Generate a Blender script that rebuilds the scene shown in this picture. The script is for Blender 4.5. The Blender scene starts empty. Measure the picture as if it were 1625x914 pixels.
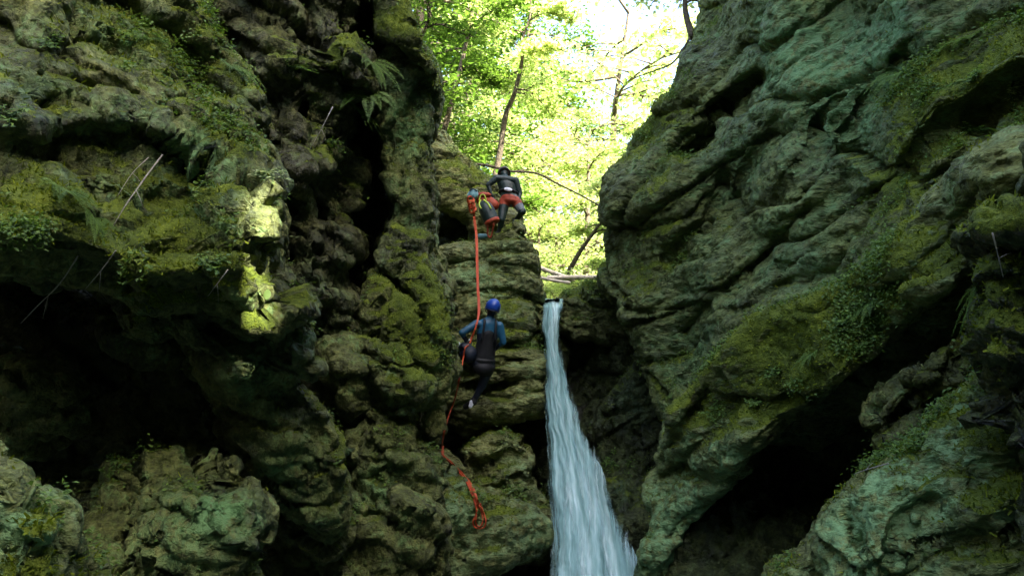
import bpy, math, random
import numpy as np
from mathutils import Vector, Matrix, Quaternion

random.seed(7)
RNG = np.random.default_rng(11)
scene = bpy.context.scene
COL = scene.collection

# ------------------------------------------------------------------ camera, world, sun, exposure
PITCH = math.radians(12.0)
FPX = 1275.0
cam_data = bpy.data.cameras.new('camera')
cam_data.sensor_width = 36.0
cam_data.lens = 36.0 * FPX / 1625.0
cam_data.clip_start = 0.05
cam_data.clip_end = 600.0
cam = bpy.data.objects.new('camera', cam_data)
COL.objects.link(cam)
cam.rotation_euler = (math.pi / 2 + PITCH, 0, 0)
scene.camera = cam

SUN_ELEV = math.radians(40.0)
SUN_AZ = math.radians(140.0)          # clockwise from +Y (straight ahead) towards +X
world = bpy.data.worlds.new('World')
scene.world = world
world.use_nodes = True
wn = world.node_tree
sky = wn.nodes.new('ShaderNodeTexSky')
sky.sky_type = 'NISHITA'
sky.sun_disc = False
sky.sun_elevation = SUN_ELEV
sky.sun_rotation = SUN_AZ
sky.altitude = 300
sky.air_density = 1.0
sky.dust_density = 5.0
wn.links.new(sky.outputs[0], wn.nodes['Background'].inputs[0])
wn.nodes['Background'].inputs[1].default_value = 0.15
sun_data = bpy.data.lights.new('sun', 'SUN')
sun_data.energy = 5.0
sun_data.angle = math.radians(0.5)
sun_data.color = (1.0, 0.95, 0.84)
sun = bpy.data.objects.new('sun', sun_data)
COL.objects.link(sun)
SUN_DIR = Vector((math.sin(SUN_AZ) * math.cos(SUN_ELEV), math.cos(SUN_AZ) * math.cos(SUN_ELEV), math.sin(SUN_ELEV)))
sun.rotation_euler = (-SUN_DIR).to_track_quat('-Z', 'Y').to_euler()
sun.location = (12, -10, 35)
scene.view_settings.view_transform = 'Standard'
scene.view_settings.look = 'None'
scene.view_settings.gamma = 1.0
scene.view_settings.exposure = 3.05
scene.cycles.max_bounces = 8
scene.cycles.diffuse_bounces = 6
scene.cycles.transparent_max_bounces = 12
scene.cycles.use_denoising = True

# ------------------------------------------------------------------ projection helpers
FWD = np.array([0, math.cos(PITCH), math.sin(PITCH)])
UPV = np.array([0, -math.sin(PITCH), math.cos(PITCH)])
RGT = np.array([1.0, 0, 0])


def unproj(px, py, d):
    px = np.asarray(px, float)[..., None]; py = np.asarray(py, float)[..., None]; d = np.asarray(d, float)[..., None]
    return d * (FWD + (px - 812.5) / FPX * RGT - (py - 457.0) / FPX * UPV)


def P(px, py, d):
    return Vector(unproj(px, py, d))


def smooth01(t):
    t = np.clip(t, 0, 1)
    return t * t * (3 - 2 * t)

# ------------------------------------------------------------------ vectorised noise
def _hash(ix, iy, iz, seed):
    h = (ix.astype(np.int64) * 374761393 + iy.astype(np.int64) * 668265263 + iz.astype(np.int64) * 2147483647 + seed * 974634777) & 0xFFFFFFFF
    h = ((h ^ (h >> 13)) * 1274126177) & 0xFFFFFFFF
    h = ((h ^ (h >> 16)) * 2246822519) & 0xFFFFFFFF
    h = h ^ (h >> 15)
    return (h & 0xFFFFFF).astype(np.float64) / float(0x1000000)


def vnoise(p, seed=0):
    i = np.floor(p).astype(np.int64); f = p - i
    f = f * f * f * (f * (f * 6 - 15) + 10)
    r = 0
    for dx in (0, 1):
        wx = f[:, 0] if dx else 1 - f[:, 0]
        for dy in (0, 1):
            wy = f[:, 1] if dy else 1 - f[:, 1]
            for dz in (0, 1):
                wz = f[:, 2] if dz else 1 - f[:, 2]
                r = r + wx * wy * wz * _hash(i[:, 0] + dx, i[:, 1] + dy, i[:, 2] + dz, seed)
    return r * 2 - 1


def fbm(p, octv=4, seed=0, gain=0.5):
    a = 1.0; s = 0; q = p.copy()
    for k in range(octv):
        s = s + a * vnoise(q, seed + k * 17)
        q = q * 2.03 + 11.3; a *= gain
    return s


def ridged(p, octv=4, seed=0, gain=0.5):
    a = 1.0; s = 0; q = p.copy()
    for k in range(octv):
        s = s + a * (1 - 2 * np.abs(vnoise(q, seed + k * 31)))
        q = q * 2.07 + 5.7; a *= gain
    return s


def voronoi(p, seed=0):
    i = np.floor(p).astype(np.int64); n = len(p)
    F1 = np.full(n, 9.0); F2 = np.full(n, 9.0)
    cid = np.zeros((n, 3), np.int64); vec = np.zeros((n, 3))
    for dx in (-1, 0, 1):
        for dy in (-1, 0, 1):
            for dz in (-1, 0, 1):
                cx, cy, cz = i[:, 0] + dx, i[:, 1] + dy, i[:, 2] + dz
                c = np.stack([cx + _hash(cx, cy, cz, seed), cy + _hash(cx, cy, cz, seed + 1), cz + _hash(cx, cy, cz, seed + 2)], 1)
                v = p - c
                d = np.sqrt((v * v).sum(1))
                m = d < F1
                F2 = np.where(m, F1, np.minimum(F2, d))
                F1 = np.where(m, d, F1)
                cid[m] = np.stack([cx, cy, cz], 1)[m]; vec[m] = v[m]
    return F1, F2, cid, vec


def frame_of(n):
    n = np.array(n, float); n /= np.linalg.norm(n)
    a = np.cross(n, [0.3, 0.8, 0.1]); a /= np.linalg.norm(a)
    return np.stack([a, np.cross(n, a), n])       # rows: in-plane, in-plane, bedding normal


def blocks(p, scale, seed, M=None, stretch=(1, 1, 1), tilt=0.6, crack=0.5, cw=0.10, step=0.5, warp=0.25):
    """broken rock: every Voronoi cell is a tilted facet with its own height, cracks in between"""
    q = p / scale
    q = q + warp * np.stack([fbm(q * 0.9, 2, seed + 50), fbm(q * 0.9, 2, seed + 60), fbm(q * 0.9, 2, seed + 70)], 1)
    if M is not None:
        q = q @ M.T
    q = q / np.array(stretch)
    F1, F2, c, v = voronoi(q, seed)
    r = [_hash(c[:, 0], c[:, 1], c[:, 2], seed + 5 + k) * 2 - 1 for k in range(4)]
    d = step * r[0] + tilt * (v[:, 0] * r[1] + v[:, 1] * r[2] + v[:, 2] * r[3])
    d = d - crack * np.exp(-(F2 - F1) / cw)
    return d * scale


def lumps(p, scale, seed, power=1.0, stretch=(1, 1, 1), M=None):
    q = p / scale
    q = q + 0.3 * np.stack([fbm(q, 2, seed + 50), fbm(q, 2, seed + 60), fbm(q, 2, seed + 70)], 1)
    if M is not None:
        q = q @ M.T
    q = q / np.array(stretch)
    F1, F2, c, v = voronoi(q, seed)
    return scale * (np.clip(1 - F1 * F1, 0, 1) ** power * 0.6 + 0.25 * (_hash(c[:, 0], c[:, 1], c[:, 2], seed + 9) - .5) - 0.25 * np.exp(-(F2 - F1) / 0.12))


def strata(p, h, seed, M, amp=1.0, wob=0.35):
    """bedding ledges: layers with their own standing-out, thin undercut joints between them"""
    q = p @ M.T
    t = q[:, 2] / h + wob * fbm(p * (0.5 / h) * 0.5, 3, seed)
    k = np.floor(t); f = t - k
    q2 = np.stack([q[:, 0] * 0.8 / h * 0.25, q[:, 1] * 0.8 / h * 0.25, k * 7.7], 1)
    off = vnoise(q2, seed + 3) * 0.9
    q3 = np.stack([q[:, 0] * 0.8 / h * 0.25, q[:, 1] * 0.8 / h * 0.25, (k + 1) * 7.7], 1)
    nxt = vnoise(q3, seed + 3) * 0.9
    w = smooth01((f - 0.86) / 0.14)
    joint = np.exp(-((np.minimum(f, 1 - f)) / 0.07) ** 2) * (0.35 + 0.65 * smooth01(vnoise(np.stack([q[:, 0] * .9, q[:, 1] * .9, k * 3.3], 1), seed + 8) + .4))
    return h * amp * (off * (1 - w) + nxt * w - 0.55 * joint + 0.25 * np.sin(np.pi * f))

# ------------------------------------------------------------------ mesh helpers
def np_mesh(name, V, F, mats=(), smooth=True, attrs=None):
    me = bpy.data.meshes.new(name)
    V = np.asarray(V, np.float32); F = np.asarray(F, np.int32)
    me.vertices.add(len(V)); me.vertices.foreach_set('co', V.ravel())
    k = F.shape[1]
    me.loops.add(F.size); me.loops.foreach_set('vertex_index', F.ravel())
    me.polygons.add(len(F)); me.polygons.foreach_set('loop_start', np.arange(0, F.size, k, dtype=np.int32))
    try:
        me.polygons.foreach_set('loop_total', np.full(len(F), k, np.int32))
    except Exception:
        pass
    me.update(calc_edges=True)
    me.validate()
    me.polygons.foreach_set('use_smooth', np.full(len(me.polygons), smooth, bool))
    for m in mats:
        me.materials.append(m)
    for n, a in (attrs or {}).items():
        a = np.asarray(a, np.float32)
        if a.ndim == 1:
            at = me.attributes.new(n, 'FLOAT', 'POINT'); at.data.foreach_set('value', a)
        else:
            at = me.attributes.new(n, 'FLOAT_COLOR', 'POINT')
            at.data.foreach_set('color', np.concatenate([a, np.ones((len(a), 1), np.float32)], 1).ravel())
    return me


def link(name, me, parent=None, loc=None, rot=None):
    o = bpy.data.objects.new(name, me)
    COL.objects.link(o)
    if parent is not None:
        o.parent = parent
    if loc is not None:
        o.location = loc
    if rot is not None:
        o.rotation_euler = rot
    return o


def tag(o, label=None, cat=None, group=None, kind=None):
    if label: o['label'] = label
    if cat: o['category'] = cat
    if group: o['group'] = group
    if kind: o['kind'] = kind
    return o


def empty(name, loc):
    o = bpy.data.objects.new(name, None); COL.objects.link(o); o.location = loc; o.empty_display_size = 0.1
    return o


def remeshed(V, F, voxel, smooth_it=6, smooth_f=0.6):
    me = bpy.data.meshes.new('tmp')
    me.from_pydata([tuple(v) for v in V], [], [tuple(int(i) for i in f) for f in F])
    o = bpy.data.objects.new('tmp', me); COL.objects.link(o)
    m = o.modifiers.new('r', 'REMESH'); m.mode = 'VOXEL'; m.voxel_size = voxel; m.adaptivity = 0
    if smooth_it:
        s = o.modifiers.new('s', 'SMOOTH'); s.iterations = smooth_it; s.factor = smooth_f
    dg = bpy.context.evaluated_depsgraph_get()
    ev = o.evaluated_get(dg); em = ev.to_mesh()
    n = len(em.vertices)
    co = np.empty(n * 3, np.float32); em.vertices.foreach_get('co', co)
    nf = len(em.polygons); lt = np.empty(len(em.loops), np.int32); em.loops.foreach_get('vertex_index', lt)
    assert lt.size == nf * 4, 'non-quad remesh'
    ev.to_mesh_clear()
    bpy.data.objects.remove(o); bpy.data.meshes.remove(me)
    return co.reshape(-1, 3).astype(np.float64), lt.reshape(-1, 4)


def vnormals(V, F):
    a = V[F[:, 2]] - V[F[:, 0]]; b = V[F[:, 3]] - V[F[:, 1]]
    fn = np.cross(a, b)
    N = np.zeros_like(V)
    for k in range(F.shape[1]):
        for c in range(3):
            N[:, c] += np.bincount(F[:, k], weights=fn[:, c], minlength=len(V))
    N /= np.maximum(np.linalg.norm(N, axis=1, keepdims=True), 1e-9)
    return N


def tube(pts, radii, seg=8, cap=True):
    """returns V,F (quads; caps as degenerate-free fans of quads skipped) along a polyline"""
    pts = [Vector(p) for p in pts]
    n = len(pts)
    if not hasattr(radii, '__len__'):
        radii = [radii] * n
    V = []; F = []
    t = (pts[1] - pts[0]).normalized()
    ref = t.orthogonal().normalized()
    for i, p in enumerate(pts):
        t2 = (pts[min(i + 1, n - 1)] - pts[max(i - 1, 0)])
        if t2.length < 1e-9: t2 = t
        t2.normalize()
        q = t.rotation_difference(t2); ref = q @ ref; t = t2
        ref = (ref - t * ref.dot(t)).normalized()
        b = t.cross(ref)
        for k in range(seg):
            a = 2 * math.pi * k / seg
            V.append(p + (ref * math.cos(a) + b * math.sin(a)) * radii[i])
    for i in range(n - 1):
        for k in range(seg):
            k2 = (k + 1) % seg
            F.append((i * seg + k, i * seg + k2, (i + 1) * seg + k2, (i + 1) * seg + k))
    if cap and seg % 2 == 0:
        for base, rev in ((0, True), ((n - 1) * seg, False)):
            for k in range(seg // 2 - 1):
                f = (base + k, base + k + 1, base + seg - 2 - k, base + seg - 1 - k)
                F.append(tuple(reversed(f)) if rev else f)
    return V, F


class Geo:
    def __init__(self): self.V = []; self.F = []; self.n = 0
    def add(self, V, F):
        V = np.asarray([tuple(v) for v in V], float) if not isinstance(V, np.ndarray) else V
        F = np.asarray(F, np.int64)
        self.V.append(V); self.F.append(F + self.n); self.n += len(V)
    def get(self): return np.concatenate(self.V), np.concatenate(self.F)
    def mesh(self, name, mats, smooth=True): V, F = self.get(); return np_mesh(name, V, F, mats, smooth)


def spline(pts, n):
    """Catmull-Rom through points"""
    pts = [Vector(p) for p in pts]
    out = []
    m = len(pts)
    for i in range(m - 1):
        p0 = pts[max(i - 1, 0)]; p1 = pts[i]; p2 = pts[i + 1]; p3 = pts[min(i + 2, m - 1)]
        for k in range(n):
            t = k / n
            out.append(0.5 * ((2 * p1) + (p2 - p0) * t + (2 * p0 - 5 * p1 + 4 * p2 - p3) * t * t + (3 * p1 - p0 - 3 * p2 + p3) * t ** 3))
    out.append(pts[-1])
    return out

# ------------------------------------------------------------------ materials
class NT:
    def __init__(self, name):
        self.m = bpy.data.materials.new(name); self.m.use_nodes = True
        self.t = self.m.node_tree; self.b = self.t.nodes['Principled BSDF']; self.out = self.t.nodes['Material Output']
    def n(self, typ, **kw):
        nd = self.t.nodes.new(typ)
        for k, v in kw.items():
            if k in ('inputs',):
                for kk, vv in v.items(): nd.inputs[kk].default_value = vv
            else: setattr(nd, k, v)
        return nd
    def l(self, a, b): self.t.links.new(a, b)
    def noise(self, vec, scale, detail=4, rough=0.55, dist=0.0):
        nd = self.n('ShaderNodeTexNoise', inputs={'Scale': scale, 'Detail': detail, 'Roughness': rough, 'Distortion': dist})
        if vec: self.l(vec, nd.inputs['Vector'])
        return nd.outputs['Fac']
    def ramp(self, fac, stops):
        nd = self.n('ShaderNodeValToRGB')
        el = nd.color_ramp.elements
        while len(el) < len(stops): el.new(0.5)
        for e, (p, c) in zip(el, stops):
            e.position = p; e.color = (*c, 1) if len(c) == 3 else c
        self.l(fac, nd.inputs[0]); return nd.outputs[0]
    def rng(self, v, a, b, c=0.0, d=1.0):
        nd = self.n('ShaderNodeMapRange', inputs={1: a, 2: b, 3: c, 4: d}); nd.interpolation_type = 'SMOOTHSTEP'
        self.l(v, nd.inputs[0]); return nd.outputs[0]
    def mix(self, fac, a, b, mode='MIX'):
        nd = self.n('ShaderNodeMix', data_type='RGBA', blend_type=mode)
        if isinstance(fac, (int, float)): nd.inputs[0].default_value = fac
        else: self.l(fac, nd.inputs[0])
        for s, x in ((nd.inputs[6], a), (nd.inputs[7], b)):
            if isinstance(x, tuple): s.default_value = (*x, 1)
            else: self.l(x, s)
        return nd.outputs[2]
    def math(self, op, a, b=None, clamp=False):
        nd = self.n('ShaderNodeMath', operation=op); nd.use_clamp = clamp
        for s, x in ((nd.inputs[0], a), (nd.inputs[1], b)):
            if x is None: continue
            if isinstance(x, (int, float)): s.default_value = x
            else: self.l(x, s)
        return nd.outputs[0]


def rock_material(name, dark, mid, light, lichen, lich=0.5, moss=1.0, wet=0.55, stretch=None):
    m = NT(name)
    geo = m.n('ShaderNodeNewGeometry')
    pos = geo.outputs['Position']
    vec = pos
    if stretch:
        mp = m.n('ShaderNodeMapping'); mp.inputs['Rotation'].default_value = stretch[0]; mp.inputs['Scale'].default_value = stretch[1]
        m.l(pos, mp.inputs[0]); vec = mp.outputs[0]
    n1 = m.noise(vec, 1.3, 5, 0.6, 0.3)
    n2 = m.noise(vec, 6.0, 6, 0.65, 0.0)
    n3 = m.noise(vec, 28.0, 5, 0.7)
    n4 = m.noise(vec, 2.6, 6, 0.62, 0.3)
    base = m.ramp(m.math('ADD', m.math('MULTIPLY', n1, 0.45), m.math('MULTIPLY', n2, 0.55)), [(0.36, dark), (0.5, mid), (0.64, light)])
    speck = m.ramp(n3, [(0.3, (0.45, 0.45, 0.45)), (0.5, (1, 1, 1)), (0.7, (1.5, 1.5, 1.45))])
    base = m.mix(1.0, base, speck, 'MULTIPLY')
    lm = m.math('MULTIPLY', m.rng(n4, 0.56 - 0.1 * lich, 0.66), m.rng(n3, 0.38, 0.6))
    lat = m.n('ShaderNodeAttribute', attribute_name='lichen')
    lm = m.math('MAXIMUM', lm, m.math('MULTIPLY', m.rng(n2, 0.56, 0.63), m.rng(n4, 0.42, 0.56)))
    lmm = m.math('MULTIPLY', m.math('ADD', m.math('MULTIPLY', lm, lich * 1.2), m.math('MULTIPLY', lat.outputs['Fac'], m.rng(m.noise(pos, 9, 5, .7), .38, .55))), 1.0, True)
    base = m.mix(lmm, base, lichen)
    at = m.n('ShaderNodeAttribute', attribute_name='moss')
    mossn = m.noise(pos, 3.5, 6, 0.65); mossf = m.noise(pos, 45, 3, 0.7)
    mcol = m.ramp(m.math('ADD', m.math('MULTIPLY', mossn, 0.6), m.math('MULTIPLY', mossf, 0.4)),
                  [(0.35, (0.03, 0.047, 0.005)), (0.5, (0.09, 0.125, 0.008)), (0.66, (0.19, 0.235, 0.015))])
    mf = m.rng(m.math('ADD', m.math('MULTIPLY', at.outputs['Fac'], moss), m.math('MULTIPLY', m.math('SUBTRACT', m.noise(pos, 14, 5, .7), 0.5), 0.9)), 0.30, 0.52)
    col = m.mix(mf, base, mcol)
    m.l(col, m.b.inputs['Base Color'])
    rr = m.mix(mf, m.ramp(n1, [(0.4, (wet,) * 3), (0.6, (0.85,) * 3)]), (0.95, 0.95, 0.95))
    m.l(rr, m.b.inputs['Roughness'])
    m.b.inputs['Specular IOR Level'].default_value = 0.35
    vo = m.n('ShaderNodeTexVoronoi', feature='DISTANCE_TO_EDGE', inputs={'Scale': 7.0})
    wv = m.n('ShaderNodeVectorMath', operation='ADD'); m.l(vec, wv.inputs[0])
    nc = m.n('ShaderNodeTexNoise', inputs={'Scale': 4.0, 'Detail': 4.0}); m.l(vec, nc.inputs['Vector'])
    ws = m.n('ShaderNodeVectorMath', operation='SCALE'); ws.inputs['Scale'].default_value = 0.12
    m.l(nc.outputs['Color'], ws.inputs[0]); m.l(ws.outputs[0], wv.inputs[1]); m.l(wv.outputs[0], vo.inputs['Vector'])
    cr = m.rng(vo.outputs['Distance'], 0.0, 0.06)
    def chips(scale, amt):
        v = m.n('ShaderNodeTexVoronoi', inputs={'Scale': scale}); m.l(wv.outputs[0], v.inputs['Vector'])
        d = m.n('ShaderNodeVectorMath', operation='SUBTRACT'); m.l(wv.outputs[0], d.inputs[0]); m.l(v.outputs['Position'], d.inputs[1])
        c = m.n('ShaderNodeVectorMath', operation='SUBTRACT'); m.l(v.outputs['Color'], c.inputs[0]); c.inputs[1].default_value = (.5, .5, .5)
        q = m.n('ShaderNodeVectorMath', operation='DOT_PRODUCT'); m.l(d.outputs[0], q.inputs[0]); m.l(c.outputs[0], q.inputs[1])
        sp = m.n('ShaderNodeSeparateXYZ'); m.l(v.outputs['Color'], sp.inputs[0])
        return m.math('MULTIPLY', m.math('ADD', q.outputs['Value'], m.math('MULTIPLY', sp.outputs[0], .25 / scale)), amt)
    rk = m.math('ADD', m.math('ADD', chips(4.5, 1.1), chips(11.0, 1.1)), chips(27.0, .9))
    rk = m.math('MULTIPLY', rk, m.rng(mf, 0, 1, 1, .25))
    h = m.math('ADD', rk, m.math('ADD', m.math('MULTIPLY', n2, 0.06), m.math('MULTIPLY', n3, 0.02)))
    h = m.math('ADD', h, m.math('MULTIPLY', cr, 0.006))
    h = m.math('ADD', h, m.math('MULTIPLY', m.math('MULTIPLY', mossf, mf), 0.03))
    h = m.math('ADD', h, m.math('MULTIPLY', m.noise(vec, 90, 3, .7), 0.006))
    bp = m.n('ShaderNodeBump', inputs={'Strength': 1.0, 'Distance': 1.0})
    m.l(h, bp.inputs['Height']); m.l(bp.outputs[0], m.b.inputs['Normal'])
    return m.m


M_LEFT = rock_material('rock_left', (0.022, 0.027, 0.006), (0.09, 0.105, 0.024), (0.225, 0.235, 0.068), (0.125, 0.26, 0.085), 0.45, 1.0)
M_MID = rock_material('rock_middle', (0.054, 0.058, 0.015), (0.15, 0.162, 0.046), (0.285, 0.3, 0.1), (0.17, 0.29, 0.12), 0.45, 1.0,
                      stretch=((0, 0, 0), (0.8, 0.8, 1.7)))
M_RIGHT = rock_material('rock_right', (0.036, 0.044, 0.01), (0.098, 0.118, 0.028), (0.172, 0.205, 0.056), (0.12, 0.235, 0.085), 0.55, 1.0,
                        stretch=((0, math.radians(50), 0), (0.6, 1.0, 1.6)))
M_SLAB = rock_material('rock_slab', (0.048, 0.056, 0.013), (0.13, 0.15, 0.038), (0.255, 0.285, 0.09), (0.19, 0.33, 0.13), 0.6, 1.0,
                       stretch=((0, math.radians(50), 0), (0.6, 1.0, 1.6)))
M_SHADED = rock_material('rock_shaded', (0.016, 0.017, 0.005), (0.052, 0.056, 0.015), (0.13, 0.14, 0.04), (0.12, 0.2, 0.08), 0.35, 1.0, wet=0.35)  # left recess rock, its shade put into the darker colour
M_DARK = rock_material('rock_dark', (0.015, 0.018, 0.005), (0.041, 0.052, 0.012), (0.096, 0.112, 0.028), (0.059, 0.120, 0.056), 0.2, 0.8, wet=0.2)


def leaf_material(name, c1, c2, trans=0.5, tcol=None, rough=0.5):
    m = NT(name)
    oi = m.n('ShaderNodeAttribute', attribute_name='tint')
    col = m.mix(oi.outputs['Fac'], c1, c2)
    m.l(col, m.b.inputs['Base Color']); m.b.inputs['Roughness'].default_value = rough
    m.b.inputs['Specular IOR Level'].default_value = 0.3
    tr = m.n('ShaderNodeBsdfTranslucent')
    tc = m.mix(1.0, col, tcol or (2.2, 2.0, 0.9), 'MULTIPLY'); m.l(tc, tr.inputs[0])
    mx = m.n('ShaderNodeMixShader'); mx.inputs[0].default_value = trans
    m.l(m.b.outputs[0], mx.inputs[1]); m.l(tr.outputs[0], mx.inputs[2]); m.l(mx.outputs[0], m.out.inputs[0])
    return m.m


M_LEAF = leaf_material('leaf_sunlit', (0.13, 0.20, 0.05), (0.40, 0.45, 0.24), 0.5, (2.0, 2.0, 1.3))  # sunlit foliage: sun glare is put into the paler leaf colour
M_LEAF_SHADE = leaf_material('leaf_shaded', (0.03, 0.075, 0.012), (0.09, 0.15, 0.03), 0.5, (2.0, 2.0, 1.1))  # shaded foliage: the darker leaf colour stands for shade
M_FERN = leaf_material('leaf_fern', (0.045, 0.10, 0.018), (0.13, 0.22, 0.035), 0.35, (1.6, 1.5, 0.8))
M_MOSS = leaf_material('moss_fuzz', (0.04, 0.07, 0.005), (0.2, 0.25, 0.015), 0.3, (1.6, 1.5, 0.6), 0.9)


def simple(name, c, rough=0.6, metal=0.0, bump=0.0, bscale=40, var=0.0, spec=0.5):
    m = NT(name)
    m.b.inputs['Base Color'].default_value = (*c, 1); m.b.inputs['Roughness'].default_value = rough
    m.b.inputs['Metallic'].default_value = metal; m.b.inputs['Specular IOR Level'].default_value = spec
    tc = m.n('ShaderNodeTexCoord').outputs['Object']
    nf = m.noise(tc, bscale, 4, 0.6)
    if var:
        f = m.ramp(nf, [(0.3, tuple(x * (1 - var) for x in c)), (0.7, tuple(min(1, x * (1 + var)) for x in c))])
        m.l(f, m.b.inputs['Base Color'])
    if bump:
        bp = m.n('ShaderNodeBump', inputs={'Strength': 1.0, 'Distance': bump}); m.l(nf, bp.inputs['Height']); m.l(bp.outputs[0], m.b.inputs['Normal'])
    return m.m


M_BARK = simple('bark', (0.085, 0.065, 0.04), 0.9, bump=0.03, bscale=18, var=0.5)
M_DEAD = simple('dead_wood', (0.30, 0.27, 0.22), 0.8, bump=0.006, bscale=50, var=0.4)
M_LOG = simple('log_sunlit', (0.62, 0.52, 0.38), 0.85, bump=0.02, bscale=12, var=0.35)  # paled in colour for sunlight that does not reach the logs
M_ROPE = simple('rope_orange', (0.47, 0.06, 0.011), 0.6, bump=0.004, bscale=160, var=0.25)
M_SUIT = simple('wetsuit_navy', (0.004, 0.009, 0.022), 0.55, bump=0.004, bscale=14, var=0.3)
M_TEAL = simple('wetsuit_blue', (0.008, 0.075, 0.14), 0.5, bump=0.006, bscale=14, var=0.3)
M_DTEAL = simple('wetsuit_green', (0.004, 0.018, 0.015), 0.55, bump=0.006, bscale=14, var=0.3)
M_BLACK = simple('black_webbing', (0.005, 0.006, 0.008), 0.7, bump=0.004, bscale=30, var=0.3)
M_HELM = simple('helmet_blue', (0.01, 0.045, 0.26), 0.3)
M_HELM2 = simple('helmet_brown', (0.05, 0.022, 0.01), 0.45)
M_RED = simple('shorts_red', (0.27, 0.035, 0.009), 0.7, bump=0.006, bscale=14, var=0.25)
M_WHITE = simple('pale_rubber', (0.6, 0.62, 0.68), 0.5, var=0.1)
M_SKIN = simple('skin', (0.40, 0.23, 0.15), 0.5, var=0.12)
M_GLOVE = simple('glove_grey', (0.12, 0.14, 0.15), 0.7, var=0.2)
M_BAG = simple('bag_teal', (0.008, 0.024, 0.022), 0.5, bump=0.01, bscale=10, var=0.3)
M_LIME = simple('lime_webbing', (0.45, 0.6, 0.05), 0.6)
M_METAL = simple('steel', (0.6, 0.6, 0.6), 0.3, metal=1.0)
M_CYAN = simple('pale_blue_bag', (0.18, 0.38, 0.42), 0.4, var=0.2)

# ------------------------------------------------------------------ terrain
ZL = float(unproj(875, 475, 13.6)[2])      # lip of the fall
YL = float(unproj(875, 475, 13.6)[1])


def terrain_h(x, y):
    xl = np.interp(y, [-12, 4, 8, 12, 14.0, 40], [-7.5, -7.0, -6.2, -4.4, -3.2, -3.2])
    xr = np.interp(y, [-12, 4, 8, 12, 14.0, 40], [6.5, 6.0, 5.6, 4.6, 3.4, 3.4])
    s = np.maximum(xl - x, x - xr)
    sx = np.maximum(s, 0)
    back = np.maximum(-9 - y, 0)
    rim = np.interp(y, [-14, -3, 0, 5, 8, 12], [25, 25, 22, 18, 15.5, 12]) + 2.3  # unseen right rim raised to keep direct sun out of the gorge
    rim = np.where(x > 0, rim, 13.0)
    # invented cleft in the unseen right rim, cut to shape one blade of sun
    sa, ca = math.sin(SUN_AZ), math.cos(SUN_AZ)
    rx, ry = x + 2.07, y - 6.3
    along = rx * sa + ry * ca; across = rx * ca - ry * sa
    cleft = (x > 5) & (np.abs(across + 0.12 * np.sin(along * 1.7)) < 0.33 + 0.35 * np.maximum(along - 17, 0))  # invented gap that lets the blade of sun through
    ramp = smooth01(sx / 2.6)
    low = -2.3 + rim * ramp + np.where(x > 0, -0.45 * np.clip(sx - 4, 0, 28), 0.2 * np.maximum(sx - 3, 0)) + 17 * smooth01(back / 4) * (1 - ramp)
    low = np.where(cleft, np.minimum(low, along * math.tan(SUN_ELEV) + 0.3), low)
    cx = 1.0 + 0.03 * (y - 14)
    dl = np.maximum(cx - 1.7 - x, 0); dr = np.maximum(x - cx - 1.6, 0)
    yy = np.maximum(y - 20, 0)
    up = ZL - 0.25 + 0.75 * dl + 0.85 * dr + 0.33 * yy
    up = np.minimum(up, ZL + 24 + 0.05 * yy)
    w = smooth01((y - (YL + 0.3)) / 1.6)
    return np.maximum(low * (1 - w), up * w + low * (1 - w)) if False else low * (1 - w) + up * w


def build_terrain():
    gx = np.concatenate([np.linspace(-300, -24, 12), np.arange(-20, 4.9, 0.4), np.arange(5, 16, .16), np.arange(16.2, 20.01, .4), np.linspace(24, 300, 12)])
    gy = np.concatenate([np.linspace(-300, -20, 10), np.arange(-16, 4, 0.16), np.arange(4.2, 40.01, 0.4), np.linspace(46, 300, 14)])
    X, Y = np.meshgrid(gx, gy)
    p = np.stack([X.ravel(), Y.ravel(), np.zeros(X.size)], 1)
    Z = terrain_h(p[:, 0], p[:, 1])
    near = (np.abs(p[:, 0]) < 22) & (p[:, 1] < 42)
    Z = Z + 0.35 * fbm(p * 0.35, 4, 5) * near
    V = np.stack([p[:, 0], p[:, 1], Z], 1)
    ny, nx = X.shape
    idx = np.arange(ny * nx).reshape(ny, nx)
    F = np.stack([idx[:-1, :-1], idx[:-1, 1:], idx[1:, 1:], idx[1:, :-1]], -1).reshape(-1, 4)
    m = NT('forest_floor')
    geo = m.n('ShaderNodeNewGeometry'); pos = geo.outputs['Position']
    a = m.noise(pos, 0.8, 6, .65); b = m.noise(pos, 9, 6, .7)
    lit = m.ramp(m.math('ADD', m.math('MULTIPLY', a, .5), m.math('MULTIPLY', b, .5)),
                 [(0.35, (0.03, 0.035, 0.01)), (0.5, (0.07, 0.10, 0.02)), (0.65, (0.16, 0.15, 0.06))])
    rk = m.ramp(b, [(0.35, (0.02, 0.018, 0.012)), (0.65, (0.09, 0.085, 0.05))])
    sx = m.n('ShaderNodeSeparateXYZ'); m.l(geo.outputs['Normal'], sx.inputs[0])
    col = m.mix(m.rng(sx.outputs[2], 0.45, 0.65), rk, lit)
    m.l(col, m.b.inputs['Base Color']); m.b.inputs['Roughness'].default_value = 0.9
    bp = m.n('ShaderNodeBump', inputs={'Distance': 0.15}); m.l(b, bp.inputs['Height']); m.l(bp.outputs[0], m.b.inputs['Normal'])
    me = np_mesh('terrain', V, F, [m.m])
    o = link('terrain', me)
    tag(o, 'forest floor and rough rock ground around and above the gorge', 'ground', kind='structure')
    return o


TERRAIN = build_terrain()

# ------------------------------------------------------------------ rocks
ROCKS = []
ROCKPTS = []      # (vertices, normals, moss) for planting things on them
TMP = []


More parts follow.
